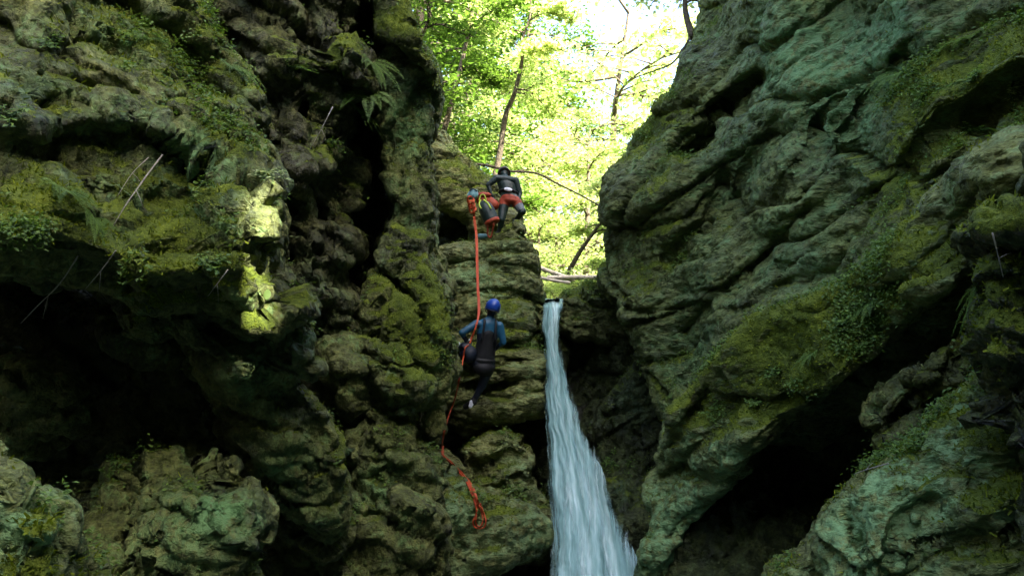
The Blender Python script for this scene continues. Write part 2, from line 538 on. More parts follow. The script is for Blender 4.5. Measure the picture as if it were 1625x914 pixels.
def poly_sd(pts, px, py):
    """signed distance (positive inside) to polygon in photograph pixels"""
    pts = np.array(pts, float); n = len(pts)
    best = np.full(px.shape, 1e9); inside = np.zeros(px.shape, bool)
    for i in range(n):
        ax, ay = pts[i]; bx, by = pts[(i + 1) % n]
        ex, ey = bx - ax, by - ay
        t = np.clip(((px - ax) * ex + (py - ay) * ey) / (ex * ex + ey * ey + 1e-9), 0, 1)
        d = np.hypot(px - ax - t * ex, py - ay - t * ey)
        best = np.minimum(best, d)
        c = ((ay > py) != (by > py)) & (px < (bx - ax) * (py - ay) / ((by - ay) if by != ay else 1e-9) + ax)
        inside ^= c
    return np.where(inside, best, -best)


def idw(ctrl, px, py, power=2.4):
    c = np.array(ctrl, float)
    w = 0; s = 0
    for x, y, d in c:
        r = ((px - x) ** 2 + (py - y) ** 2 + 900.0) ** (-power / 2)
        w = w + r; s = s + r * d
    return s / w


def rock(name, outline, ctrl, R=0.5, thick=1.2, voxel=0.035, mat=None, disp=None, grooves=(), bumps=(), moss=0.0, mosspots=(),
         lichspots=(), label='', cat='rock', kind=None, grid=None, up=0.55, edge=1.0):
    d0 = float(np.mean([c[2] for c in ctrl]))
    g = grid or max(4.0, voxel * FPX / d0 * 1.6)
    o = np.array(outline, float)
    x0, y0 = o.min(0) - g; x1, y1 = o.max(0) + g
    xs = np.arange(x0, x1 + g, g); ys = np.arange(y0, y1 + g, g)
    PX, PY = np.meshgrid(xs, ys)
    # irregular outline
    q = np.stack([PX.ravel() / 60, PY.ravel() / 60, np.full(PX.size, 3.1 * len(TMP))], 1)
    wobx = fbm(q, 3, 91).reshape(PX.shape) * 5 * edge; woby = fbm(q, 3, 97).reshape(PX.shape) * 5 * edge
    sd = poly_sd(outline, PX + wobx, PY + woby)
    D = idw(ctrl, PX, PY)
    for (bx, by, br, bd) in bumps:                          # swelling towards (negative) or hollow away from the camera
        D = D + bd * np.exp(-(((PX - bx) ** 2 + (PY - by) ** 2) / br ** 2))
    for (pl, wpx, dep) in grooves:
        dist = np.full(PX.shape, 1e9)
        for (ax, ay), (bx, by) in zip(pl[:-1], pl[1:]):
            ex, ey = bx - ax, by - ay
            t = np.clip(((PX + wobx * 2 - ax) * ex + (PY + woby * 2 - ay) * ey) / (ex * ex + ey * ey), 0, 1)
            dist = np.minimum(dist, np.hypot(PX + wobx * 2 - ax - t * ex, PY + woby * 2 - ay - t * ey))
        D = D + dep * np.exp(-(dist / wpx) ** 2)
    s = np.clip(sd * D / FPX / R, 0, 1)
    k = 1 - np.sqrt(np.clip(1 - (1 - s) ** 2, 0, 1))
    Df = D + R * k
    Db = np.maximum(D + thick + R - R * k * 0.9, Df + 0.02)
    ok = sd > 0
    cell = (ok[:-1, :-1] & ok[1:, :-1] & ok[:-1, 1:] & ok[1:, 1:])
    iy, ix = np.nonzero(cell)
    idx = -np.ones(PX.shape, int)
    used = np.zeros(PX.shape, bool)
    for a, b in ((0, 0), (0, 1), (1, 0), (1, 1)):
        used[iy + a, ix + b] = True
    n = used.sum(); idx[used] = np.arange(n)
    Vf = unproj(PX[used], PY[used], Df[used]); Vb = unproj(PX[used], PY[used], Db[used])
    V = np.concatenate([Vf, Vb])
    a, b, c, d = idx[iy, ix], idx[iy, ix + 1], idx[iy + 1, ix + 1], idx[iy + 1, ix]
    F = [np.stack([a, d, c, b], 1), np.stack([a, b, c, d], 1) + n]
    cp = np.pad(cell, 1)
    for (dy, dx, e0, e1) in ((-1, 0, (0, 0), (0, 1)), (0, 1, (0, 1), (1, 1)), (1, 0, (1, 1), (1, 0)), (0, -1, (1, 0), (0, 0))):
        free = ~cp[iy + 1 + dy, ix + 1 + dx]
        p = idx[iy[free] + e0[0], ix[free] + e0[1]]; r = idx[iy[free] + e1[0], ix[free] + e1[1]]
        F.append(np.stack([p, r, r + n, p + n], 1))
    V, F = remeshed(V, np.concatenate(F), voxel, 10, 0.7)
    seed = 100 + 13 * len(TMP); TMP.append(name)
    for fn in (disp or []):
        N = vnormals(V, F)
        dv = fn(V, seed)
        V = V + N * (dv - dv.mean())[:, None]
    N = vnormals(V, F)
    mm = moss + 0.1 + up * (N[:, 2] - 0.2) + 0.35 * fbm(V * 0.9, 3, seed + 3)
    for (mx, my, md, mr, ma) in mosspots:
        c = unproj(mx, my, md)
        r = np.linalg.norm(V - c, axis=1) / mr
        mm = mm + ma * np.exp(-r * r) * (0.6 + 0.5 * N[:, 2])
    mm = np.clip(mm, 0, 1.3)
    lc = np.zeros(len(V))
    for (mx, my, md, mr, ma) in lichspots:
        c = unproj(mx, my, md)
        r = np.linalg.norm(V - c, axis=1) / mr
        lc = lc + ma * np.exp(-r * r)
    base = np.array([V[:, 0].mean(), V[:, 1].mean(), V[:, 2].min()])
    me = np_mesh(name, V - base, F, [mat], True, {'moss': mm, 'lichen': np.clip(lc, 0, 1)})
    ob = link(name, me, loc=base)
    tag(ob, label, cat, kind=kind)
    ROCKS.append(ob)
    ROCKPTS.append((V, N, mm, F))
    return ob


B_RIGHT = frame_of((-0.62, -0.35, 0.70))     # bedding of the right wall: planes climbing to the right
B_MID = frame_of((0.08, -0.12, 1.0))
B_LEFT = frame_of((0.45, -0.3, 0.85))


def d_left(big=1.0, fine=1.0):
    return [lambda p, s: big * (0.10 * lumps(p, 1.0, s, 0.8) + 0.22 * blocks(p, 1.0, s + 7, B_LEFT, (1.9, 1.4, 0.55), step=.8, warp=.15, cw=.06) + 0.10 * fbm(p * 0.8, 3, s)),
            lambda p, s: 0.10 * lumps(p, 0.42, s + 1, 0.8, (1.5, 1.2, .8), B_LEFT) + 0.26 * blocks(p, 0.38, s + 3, B_LEFT, (1.9, 1.4, 0.55), step=.6, crack=.35, warp=.15, cw=.06) * fine,
            lambda p, s: 0.17 * blocks(p, 0.15, s + 2, B_LEFT, (1.7, 1.3, .7), step=.6, crack=.35) * fine + 0.018 * ridged(p * 4, 5, s + 4)]


def d_mid(h=0.5, amp=0.35):
    return [lambda p, s: 0.10 * fbm(p * 0.9, 3, s) + 0.11 * blocks(p, 0.9, s, B_MID, (1.8, 1.8, 0.6), step=.6, warp=.15),
            lambda p, s: amp * .75 * strata(p, h, s, B_MID) + 0.11 * blocks(p, 0.36, s + 2, B_MID, (2.2, 2.2, 0.6), warp=.15, cw=.05),
            lambda p, s: 0.15 * blocks(p, 0.12, s + 5, B_MID, (2.0, 2.0, 0.7)) + 0.014 * ridged(p * 5, 4, s + 4)]


def d_right(amp=1.0):
    return [lambda p, s: amp * (0.08 * fbm(p * 0.5, 2, s) + 0.17 * blocks(p, 1.3, s, B_RIGHT, (3.4, 1.8, 0.42), step=.6, crack=.7, tilt=.35, warp=.15, cw=.05)),
            lambda p, s: 0.07 * strata(p, 0.55, s, B_RIGHT, wob=.3) + 0.10 * blocks(p, 0.42, s + 2, B_RIGHT, (2.8, 1.4, 0.5), crack=.4, cw=.05, tilt=.5, warp=.15),
            lambda p, s: 0.17 * blocks(p, 0.13, s + 5, B_RIGHT, (2.2, 1.2, 0.6), cw=.07, warp=.15) + 0.018 * ridged(p * 4.5, 4, s + 4)]


def build_rocks():
    # ---------------- left
    rock('cliff', [(-260, -260), (150, -260), (230, -60), (290, 10), (335, 60), (390, 108), (416, 170), (402, 230), (416, 285), (432, 340), (438, 400),
                   (440, 440), (455, 490), (440, 540), (400, 560), (340, 560), (290, 545), (245, 560), (195, 540), (180, 492), (130, 452), (60, 440), (0, 425), (-260, 400)],
         [(0, 0, 6.6), (0, 200, 5.6), (0, 400, 4.9), (200, 0, 7.6), (200, 200, 6.4), (200, 430, 5.5), (350, 120, 7.5), (400, 200, 7.3), (380, 330, 6.5), (400, 420, 6.2), (340, 520, 6.5), (-250, 100, 5), (150, -250, 8.4)],
         R=0.55, thick=2.2, voxel=0.026, mat=M_LEFT, disp=d_left(), moss=0.02,
         grooves=[([(170, 20), (250, 60), (330, 120)], 22, .5), ([(60, 120), (180, 150), (270, 200)], 14, .3), ([(290, 170), (330, 215), (400, 220)], 12, .35),
                  ([(100, 290), (200, 330), (280, 300)], 12, .2), ([(300, 270), (370, 290), (420, 300)], 12, .4)],
         bumps=[(390, 350, 60, -.25), (340, 420, 80, -.25), (200, 430, 70, -.2), (100, 60, 70, -.3), (60, 360, 70, -.2)],
         mosspots=[(408, 362, 6.3, .34, -1.6), (425, 460, 6.3, .2, -1.2), (0, 330, 5.2, .6, .8), (50, 400, 5, .6, .9), (150, 420, 5.2, .6, .9), (250, 440, 5.6, .5, .9), (330, 360, 6.4, .6, 1.0), (370, 440, 6, .5, .9), (370, 260, 6.9, .3, .9), (300, 80, 7.4, .5, .7), (320, 440, 5.8, .5, .8)],
         lichspots=[(60, 100, 5.9, .3, .8), (320, 255, 6.6, .25, .8), (250, 290, 6.2, .25, .8), (300, 305, 6.4, .3, .7), (200, 30, 7, .4, .7), (160, 250, 6, .35, .6)],
         label='huge mossy cliff overhang filling the upper left, lumpy limestone with thick green moss', cat='cliff', kind='structure')
    rock('cliff', [(255, 500), (330, 455), (440, 440), (462, 490), (498, 520), (503, 560), (485, 610), (520, 640), (548, 690), (545, 790), (546, 845), (512, 882), (468, 850), (430, 790), (385, 740), (362, 690), (345, 640), (300, 590)],
         [(400, 480, 6.9), (480, 540, 7.2), (350, 600, 6.7), (400, 700, 7.0), (500, 700, 7.4), (510, 860, 7.5), (300, 540, 6.5)],
         R=0.35, thick=1.0, voxel=0.026, mat=M_LEFT, disp=d_left(.6),
         bumps=[(392, 588, 42, -.6), (470, 540, 40, -.2), (425, 620, 30, .3), (450, 640, 30, .25)],
         lichspots=[(470, 530, 7.1, .25, .7), (390, 590, 6.6, .3, .6), (440, 760, 7.2, .4, .5)], moss=-0.05,
         label='pale pitted rock prow tapering down below the mossy overhang on the left', cat='cliff', kind='structure')
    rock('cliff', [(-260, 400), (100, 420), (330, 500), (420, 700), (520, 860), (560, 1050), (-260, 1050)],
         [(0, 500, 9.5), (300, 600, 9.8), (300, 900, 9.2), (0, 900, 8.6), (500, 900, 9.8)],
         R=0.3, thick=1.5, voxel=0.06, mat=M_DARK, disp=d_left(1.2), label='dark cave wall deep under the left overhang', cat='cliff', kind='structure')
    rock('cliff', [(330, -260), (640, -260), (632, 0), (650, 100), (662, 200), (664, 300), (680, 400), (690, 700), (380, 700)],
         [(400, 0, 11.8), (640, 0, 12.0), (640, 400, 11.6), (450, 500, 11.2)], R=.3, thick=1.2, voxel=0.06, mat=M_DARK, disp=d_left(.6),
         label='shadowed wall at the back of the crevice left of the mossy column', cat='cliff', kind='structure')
    rock('cliff', [(230, -260), (610, -260), (600, 0), (582, 60), (570, 140), (558, 260), (556, 380), (560, 440), (582, 500), (600, 560), (570, 600), (530, 620), (440, 560), (400, 350), (330, 150), (240, 0)],
         [(300, 0, 9.0), (430, 100, 8.8), (540, 50, 9.5), (450, 300, 8.8), (540, 300, 9.7), (480, 450, 8.9), (560, 520, 9.2), (400, -200, 9.8)],
         R=0.5, thick=1.8, voxel=0.034, mat=M_SHADED, disp=d_left(1.2),
         grooves=[([(440, 180), (455, 300), (440, 420)], 16, .35), ([(490, 0), (500, 150), (490, 260)], 10, .3), ([(535, 100), (530, 250), (540, 330)], 8, .25), ([(300, 60), (380, 90), (420, 160)], 18, .4), ([(500, 330), (520, 420), (560, 450)], 12, .3)],
         bumps=[(510, 90, 40, -.35), (480, 260, 40, -.3), (560, 120, 30, -.2), (520, 400, 30, -.25)],
         mosspots=[(560, 40, 9, .5, 1), (520, 100, 8.8, .5, .8), (490, 330, 8.4, .3, .9), (575, 200, 9.2, .5, .8), (470, 60, 8.8, .4, .6)],
         lichspots=[(490, 60, 8.7, .3, .6), (520, 460, 8.8, .4, .5)], moss=-0.02,
         label='dark recessed left wall between the overhang and the mossy column', cat='cliff', kind='structure')
    rock('cliff', [(610, -260), (655, -260), (628, -20), (640, 30), (652, 70), (672, 110), (688, 160), (684, 232), (694, 300), (691, 350), (700, 420), (716, 480), (726, 560), (724, 605), (705, 640), (688, 655), (640, 640),
                   (604, 600), (578, 500), (590, 430), (606, 330), (602, 190), (612, 110), (600, 30)],
         [(640, 0, 10.6), (650, 120, 10.2), (650, 250, 10.0), (650, 400, 9.7), (700, 560, 9.4), (620, 520, 9.4), (640, 620, 9.5)],
         R=0.3, thick=1.4, voxel=0.03, mat=M_LEFT, disp=[lambda p, s: .12 * fbm(p * .8, 3, s) + .12 * blocks(p, .8, s, None, (1, 1, 1.8)), lambda p, s: .14 * blocks(p, .34, s, B_MID, (1.3, 1.3, .8)) , lambda p, s: .2 * blocks(p, .13, s) + .02 * ridged(p * 4, 4, s)],
         grooves=[([(600, 440), (650, 470), (690, 540)], 10, .35), ([(604, 330), (640, 345), (690, 350)], 10, .2)],
         bumps=[(690, 540, 30, -.2)],
         mosspots=[(700, 470, 9.5, .5, 1.1), (660, 480, 9.5, .5, .9), (690, 250, 9.9, .25, .8), (620, 560, 9.3, .4, .9), (650, 400, 9.7, .4, .8), (680, 560, 9.4, .4, .8)],
         lichspots=[(650, 160, 10.1, .35, .5), (640, 210, 10, .3, .7)], moss=-0.02,
         label='tall mossy rock column left of the climbers, pale band near its top', cat='cliff', kind='structure')
    rock('cliff', [(590, -260), (632, -260), (640, -30), (655, 20), (680, 75), (696, 130), (691, 172), (680, 120), (655, 92), (625, 74), (604, 70), (592, 20)],
         [(610, 0, 9.7), (650, 50, 9.6), (690, 130, 9.8), (620, -200, 9.9)], R=0.2, thick=0.9, voxel=0.03, mat=M_LEFT, disp=d_left(.2, .6), moss=0.3,
         mosspots=[(650, 50, 9.6, .5, 1.0)], label='moss covered cap rock jutting over the top of the column', cat='cliff', kind='structure')
    rock('boulder', [(500, 535), (545, 530), (590, 548), (640, 556), (672, 590), (674, 640), (655, 680), (600, 668), (560, 690), (522, 655), (497, 600)],
         [(560, 600, 8.9), (640, 600, 8.9), (600, 650, 9.0)], R=0.4, thick=.8, voxel=0.028, mat=M_LEFT, disp=d_left(.7),
         mosspots=[(640, 565, 8.8, .35, 1.1)], grooves=[([(585, 560), (600, 620), (590, 680)], 8, .3)],
         label='rounded boulder with a mossy yellow green top below the tall column', cat='boulder')
    rock('boulder', [(556, 690), (600, 655), (650, 668), (690, 705), (712, 745), (690, 800), (640, 830), (600, 900), (560, 920), (545, 850), (548, 760)],
         [(600, 700, 8.8), (680, 760, 8.9), (600, 860, 8.3)], R=0.35, thick=.9, voxel=0.028, mat=M_LEFT, disp=d_left(.9),
         grooves=[([(560, 760), (620, 750), (690, 770)], 8, .3), ([(560, 830), (620, 810), (660, 830)], 8, .3)],
         lichspots=[(600, 770, 8.6, .3, .6)], label='stacked knobbly boulders left of the coiled orange rope', cat='boulder')
    rock('boulder', [(430, 830), (520, 850), (560, 800), (640, 790), (700, 860), (720, 1060), (420, 1060)],
         [(500, 950, 8.4), (620, 850, 8.4), (680, 950, 8.6)], R=0.4, thick=1, voxel=0.034, mat=M_LEFT, disp=d_left(.9), moss=-.1,
         label='dim boulder at the bottom edge left of the pale slab', cat='boulder')
    rock('boulder', [(668, 662), (680, 648), (697, 646), (704, 690), (696, 712), (676, 700)], [(685, 675, 9.6)], R=0.12, thick=.3, voxel=0.02, mat=M_LEFT,
         disp=d_left(.2, .5), label='small pointed rock wedged beside the orange rope', cat='rock')
    rock('boulder', [(-260, 560), (0, 560), (60, 585), (112, 620), (126, 668), (100, 705), (0, 730), (-260, 730)],
         [(0, 600, 6.6), (90, 660, 6.8)], R=0.45, thick=1, voxel=0.03, mat=M_LEFT, disp=d_left(.7), moss=-.15,
         lichspots=[(15, 620, 6.3, .25, .8)], label='dim rounded boulder at the left edge with one pale patch', cat='boulder')
    rock('boulder', [(150, 720), (230, 700), (285, 720), (335, 772), (378, 795), (386, 850), (388, 1060), (110, 1060), (125, 900), (140, 790)],
         [(250, 760, 6.4), (330, 830, 6.1), (200, 950, 5.8)], R=0.35, thick=1, voxel=0.026, mat=M_LEFT, disp=d_left(1.2, 1.3), moss=-.3,
         bumps=[(340, 800, 40, -.2), (230, 790, 50, -.2)], lichspots=[(300, 830, 6, .4, .6), (360, 800, 6, .2, .8)],
         label='craggy boulder low on the left with a pale knobbly top', cat='boulder')
    rock('boulder', [(-260, 690), (-20, 712), (35, 738), (78, 782), (100, 822), (106, 880), (112, 1060), (-260, 1060)],
         [(0, 760, 4.1), (60, 850, 4.0), (0, 1000, 3.8)], R=0.3, thick=.8, voxel=0.018, mat=M_SLAB, disp=d_left(.4),
         mosspots=[(80, 850, 3.9, .25, 1.2), (70, 900, 3.9, .25, 1.0)], lichspots=[(30, 840, 3.9, .3, 1.0), (20, 900, 3.9, .3, 1)], moss=-.1,
         label='near boulder in the bottom left corner with teal lichen and a mossy side', cat='boulder')
    rock('boulder', [(86, 842), (115, 834), (150, 858), (170, 895), (180, 1060), (86, 1060)], [(120, 880, 4.7)], R=0.22, thick=.5, voxel=0.02, mat=M_MID,
         disp=d_left(.2, .3), moss=-.2, lichspots=[(130, 890, 4.5, .3, .7)], label='small smooth greenish boulder beside the near corner boulder', cat='boulder')
    # ---------------- unseen rock added in the invented cleft to trim the sun blade
    sa, ca = math.sin(SUN_AZ), math.cos(SUN_AZ); c = Vector((-2.1 + 13.5 * sa, 6.3 + 13.5 * ca, 21.0))
    V = []; F = []
    for k in range(14):
        zz = -6.2 + 12.4 * k / 13
        for q in range(16):
            a = 2 * math.pi * q / 16; V.append((math.cos(a) * 1.5, math.sin(a) * 1.5, zz))
    for k in range(13):
        for q in range(16): F.append((k * 16 + q, k * 16 + (q + 1) % 16, (k + 1) * 16 + (q + 1) % 16, (k + 1) * 16 + q))
    for base, rev in ((0, True), (13 * 16, False)):
        for k in range(7):
            f = (base + k, base + k + 1, base + 14 - k, base + 15 - k); F.append(tuple(reversed(f)) if rev else f)
    V, F = remeshed(np.array(V), F, .12, 4)
    V = V + vnormals(V, F) * (0.3 * fbm(V * .8, 3, 4))[:, None]
    o = link('cliff', np_mesh('cliff', V, F, [M_LEFT], True, {'moss': np.zeros(len(V)), 'lichen': np.zeros(len(V))}), loc=c)
    tag(o, 'unseen rock added in the invented cleft of the right rim to trim the sun', 'cliff', kind='structure')
    # ---------------- middle
    rock('cliff', [(675, 190), (706, 212), (722, 240), (742, 262), (770, 280), (800, 300), (826, 345), (822, 400), (745, 400), (742, 352), (690, 342), (676, 280)],
         [(690, 230, 14.6), (720, 300, 14.3), (800, 330, 14.6), (770, 380, 14.0)], R=0.3, thick=1.6, voxel=0.034, mat=M_MID, disp=d_mid(.5, .15),
         mosspots=[(740, 280, 14.5, .7, .6), (720, 330, 14.2, .5, .6)], label='mossy rock shelf behind the rope anchor at the head of the pillar', cat='cliff', kind='structure')
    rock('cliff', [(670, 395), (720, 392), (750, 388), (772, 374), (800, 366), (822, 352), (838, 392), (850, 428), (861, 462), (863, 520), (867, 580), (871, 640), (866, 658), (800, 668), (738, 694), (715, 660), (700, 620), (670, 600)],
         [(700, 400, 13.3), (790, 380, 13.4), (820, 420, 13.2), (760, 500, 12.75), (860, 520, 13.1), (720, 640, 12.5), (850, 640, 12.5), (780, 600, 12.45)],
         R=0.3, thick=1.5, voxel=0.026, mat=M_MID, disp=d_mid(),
         grooves=[([(700, 392), (760, 400), (800, 402), (838, 408)], 4, .3), ([(690, 575), (740, 590), (790, 580), (865, 583)], 4, .3), ([(740, 620), (800, 612), (870, 606)], 5, .4),
                  ([(770, 555), (820, 545), (866, 550)], 4, .25), ([(846, 410), (852, 470), (856, 560)], 8, .35), ([(760, 470), (800, 462), (840, 470)], 3, .15)],
         mosspots=[(700, 560, 12.6, .5, .6), (800, 520, 12.6, .4, .4), (790, 630, 12.4, .4, .4)],
         lichspots=[(810, 480, 12.7, .5, .6), (770, 440, 12.9, .4, .5), (740, 425, 13, .4, .6), (810, 400, 13.2, .3, .4)], moss=-.02,
         label='layered rock pillar beside the waterfall that the climbers descend', cat='cliff', kind='structure')
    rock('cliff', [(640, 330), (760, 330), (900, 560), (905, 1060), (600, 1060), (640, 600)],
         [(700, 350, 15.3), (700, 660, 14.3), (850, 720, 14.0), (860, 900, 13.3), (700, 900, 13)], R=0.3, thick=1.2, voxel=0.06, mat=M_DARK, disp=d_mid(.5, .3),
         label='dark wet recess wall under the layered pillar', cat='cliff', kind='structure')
    rock('boulder', [(730, 712), (752, 690), (785, 680), (808, 676), (830, 692), (842, 722), (848, 752), (858, 790), (866, 830), (800, 850), (750, 830), (735, 780)],
         [(760, 710, 11.6), (820, 700, 11.6), (800, 790, 11.0), (860, 810, 11.3)], R=0.35, thick=1.0, voxel=0.026, mat=M_MID, disp=d_mid(.34, .35),
         grooves=[([(745, 745), (800, 728), (846, 735)], 4, .3), ([(765, 775), (820, 765), (855, 775)], 4, .25)],
         lichspots=[(810, 700, 11.4, .3, .8), (830, 760, 11.2, .3, .6)], mosspots=[(790, 760, 11.2, .4, .5)], moss=-.02,
         label='layered boulder stack under the pillar overhang, right of the rope', cat='boulder')
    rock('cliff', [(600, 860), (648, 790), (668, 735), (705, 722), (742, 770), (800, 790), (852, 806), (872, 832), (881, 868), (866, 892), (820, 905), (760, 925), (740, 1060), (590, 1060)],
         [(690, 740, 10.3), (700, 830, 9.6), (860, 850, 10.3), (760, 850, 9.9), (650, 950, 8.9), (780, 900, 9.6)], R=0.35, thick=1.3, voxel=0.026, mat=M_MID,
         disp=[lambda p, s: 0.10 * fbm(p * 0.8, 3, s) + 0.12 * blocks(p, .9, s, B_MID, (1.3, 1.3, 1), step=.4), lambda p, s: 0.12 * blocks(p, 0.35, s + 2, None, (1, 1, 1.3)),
               lambda p, s: 0.12 * blocks(p, 0.12, s + 5) + 0.016 * ridged(p * 5, 4, s + 4)],
         grooves=[([(690, 790), (740, 812), (800, 800), (850, 812)], 3, .12), ([(720, 850), (735, 914)], 4, .12)],
         lichspots=[(700, 780, 9.9, .5, .9), (850, 840, 10.2, .4, .8), (740, 860, 9.7, .5, .5), (650, 900, 9, .4, .4)], moss=-.1,
         label='pale green slab below the rope coil, shelf by the waterfall', cat='cliff', kind='structure')
    # ---------------- right of the fall
    rock('boulder', [(888, 500), (886, 474), (898, 455), (926, 443), (950, 450), (972, 470), (1005, 500), (1010, 540), (960, 550), (915, 540), (893, 525)],
         [(920, 470, 13.9), (960, 500, 13.9)], R=0.35, thick=.9, voxel=0.03, mat=M_MID, disp=d_left(.4, .6), moss=.05,
         lichspots=[(925, 460, 13.8, .3, .6)], label='mossy boulder at the lip right of the waterfall top', cat='boulder')
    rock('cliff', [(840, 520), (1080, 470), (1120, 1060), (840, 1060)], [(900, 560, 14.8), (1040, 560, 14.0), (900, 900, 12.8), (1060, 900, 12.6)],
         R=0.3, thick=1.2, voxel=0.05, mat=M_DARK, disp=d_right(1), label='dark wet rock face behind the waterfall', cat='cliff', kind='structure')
    rock('cliff', [(930, 690), (950, 640), (985, 600), (1010, 560), (1035, 590), (1070, 640), (1080, 1060), (985, 1060), (985, 900), (955, 800)],
         [(950, 700, 13.0), (1020, 650, 12.6), (1000, 850, 11.8), (1040, 950, 11.2)], R=0.35, thick=1.2, voxel=0.032, mat=M_DARK, disp=d_right(.6),
         moss=.08, lichspots=[(1000, 640, 12.6, .3, .5), (975, 780, 12.2, .3, .5)], label='brown mossy rock right beside the waterfall foot', cat='cliff', kind='structure')
    rock('cliff', [(1150, -260), (1124, -20), (1100, 40), (1086, 85), (1084, 118), (1070, 145), (1038, 168), (1000, 206), (978, 255), (964, 300), (966, 345), (953, 400), (957, 450), (984, 480), (1002, 540), (1036, 600), (1052, 650),
                   (1120, 700), (1300, 700), (1500, 600), (1900, 560), (1900, -260)],
         [(960, 400, 12.6), (1000, 230, 13.0), (1100, 20, 12.8), (1100, 300, 11.3), (1060, 560, 11.4), (1300, 0, 10.4), (1300, 300, 9.5), (1260, 560, 9.4), (1500, 0, 8.6), (1500, 250, 7.6), (1500, 450, 7.4), (1625, 100, 7.2), (1625, 350, 6.4), (1850, 0, 6.0), (1850, 500, 5)],
         R=0.6, thick=2.0, voxel=0.03, mat=M_RIGHT, disp=d_right(),
         grooves=[([(1190, 130), (1150, 180), (1085, 240)], 14, .75), ([(1150, 280), (1120, 350), (1060, 420)], 9, .35), ([(1450, 60), (1380, 140), (1340, 200)], 8, .25),
                  ([(1400, 320), (1350, 400), (1300, 450), (1180, 500)], 14, .45), ([(1280, 330), (1200, 430), (1090, 520)], 9, .3), ([(1560, 180), (1460, 230), (1400, 300)], 14, .35),
                  ([(1230, 200), (1170, 300), (1150, 340)], 8, .25), ([(1625, 150), (1590, 170)], 30, .5), ([(1330, 160), (1270, 240), (1230, 320)], 7, .2)],
         bumps=[(1000, 470, 40, -.3), (1130, 420, 60, -.25), (1250, 120, 80, -.25), (1460, 130, 60, -.2)],
         mosspots=[(1390, 230, 8.4, .5, .9), (1450, 130, 8.2, .6, .8), (1560, 80, 7.4, .6, .9), (1020, 200, 12.9, .6, .8), (1000, 440, 12, .6, .5), (1360, 290, 8.6, .5, .7), (1420, 100, 8.3, .6, .6)],
         lichspots=[(1290, 120, 10, .7, .7), (1230, 60, 10.5, .8, .6), (1330, 200, 9.3, .6, .7), (1400, 60, 9, .6, .9), (1160, 250, 10.9, .5, .5), (1250, 400, 9.5, .6, .5), (1110, 430, 11, .5, .4), (1090, 560, 11, .5, .6)], moss=-.02,
         label='towering right gorge wall of diagonal broken rock with greenish lichen', cat='cliff', kind='structure')
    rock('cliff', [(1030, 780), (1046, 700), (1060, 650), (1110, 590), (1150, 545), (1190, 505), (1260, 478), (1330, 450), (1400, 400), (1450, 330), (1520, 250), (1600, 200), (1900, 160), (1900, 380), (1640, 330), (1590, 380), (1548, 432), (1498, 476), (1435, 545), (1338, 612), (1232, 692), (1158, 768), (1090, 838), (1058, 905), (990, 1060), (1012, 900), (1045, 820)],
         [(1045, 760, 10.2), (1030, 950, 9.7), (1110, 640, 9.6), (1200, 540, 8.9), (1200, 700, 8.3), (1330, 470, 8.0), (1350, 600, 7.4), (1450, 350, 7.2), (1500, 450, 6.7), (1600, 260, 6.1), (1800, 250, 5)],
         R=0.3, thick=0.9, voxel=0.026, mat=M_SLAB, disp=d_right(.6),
         grooves=[([(1130, 600), (1090, 680), (1050, 740)], 6, .25), ([(1170, 640), (1120, 700), (1060, 800)], 6, .25), ([(1400, 500), (1300, 590), (1180, 680)], 6, .15), ([(1560, 300), (1480, 400), (1400, 470)], 8, .2)],
         bumps=[(1250, 540, 90, -.15), (1080, 800, 50, -.15)],
         mosspots=[(1180, 590, 9, .6, 1.3), (1250, 540, 8.6, .7, 1.4), (1330, 500, 8, .6, 1.3), (1290, 520, 8.3, .6, 1.0), (1460, 400, 7, .4, .8), (1110, 650, 9.5, .4, .8), (1300, 590, 8, .45, .8), (1400, 450, 7.4, .4, .7), (1230, 620, 8.4, .4, .7)],
         lichspots=[(1090, 800, 9.6, .5, 1), (1050, 880, 9.7, .5, 1), (1150, 740, 8.8, .4, .8), (1170, 520, 9, .2, .5), (1240, 690, 8.1, .3, .6), (1450, 400, 7, .4, .4)], moss=-.02,
         label='long diagonal slab jutting from the right wall with a moss and plant covered back', cat='cliff', kind='structure')
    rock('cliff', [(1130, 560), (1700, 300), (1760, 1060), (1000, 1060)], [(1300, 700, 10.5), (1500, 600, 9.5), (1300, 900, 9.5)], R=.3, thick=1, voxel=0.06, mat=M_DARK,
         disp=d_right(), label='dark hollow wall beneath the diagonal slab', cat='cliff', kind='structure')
    rock('boulder', [(1390, 652), (1412, 618), (1470, 580), (1520, 540), (1580, 510), (1600, 570), (1580, 640), (1510, 700), (1440, 735), (1398, 700)],
         [(1430, 660, 7.2), (1540, 570, 7.0)], R=.12, thick=.6, voxel=0.02, mat=M_LEFT,
         grooves=[([(1395, 690), (1450, 640), (1520, 600)], 4, .2), ([(1440, 720), (1500, 650), (1560, 620)], 4, .2), ([(1450, 590), (1480, 680)], 3, .12), ([(1510, 550), (1540, 640)], 3, .12)],
         disp=[lambda p, s: .45 * blocks(p, .32, s, B_RIGHT, (1.6, 1, .5), step=.8, warp=.08, cw=.05), lambda p, s: .2 * blocks(p, .15, s, B_RIGHT, (1.5, 1, .7)) + .01 * ridged(p * 6, 3, s)],
         moss=-.1, label='fractured dark rock blocks wedged in the hollow under the slab', cat='rock')
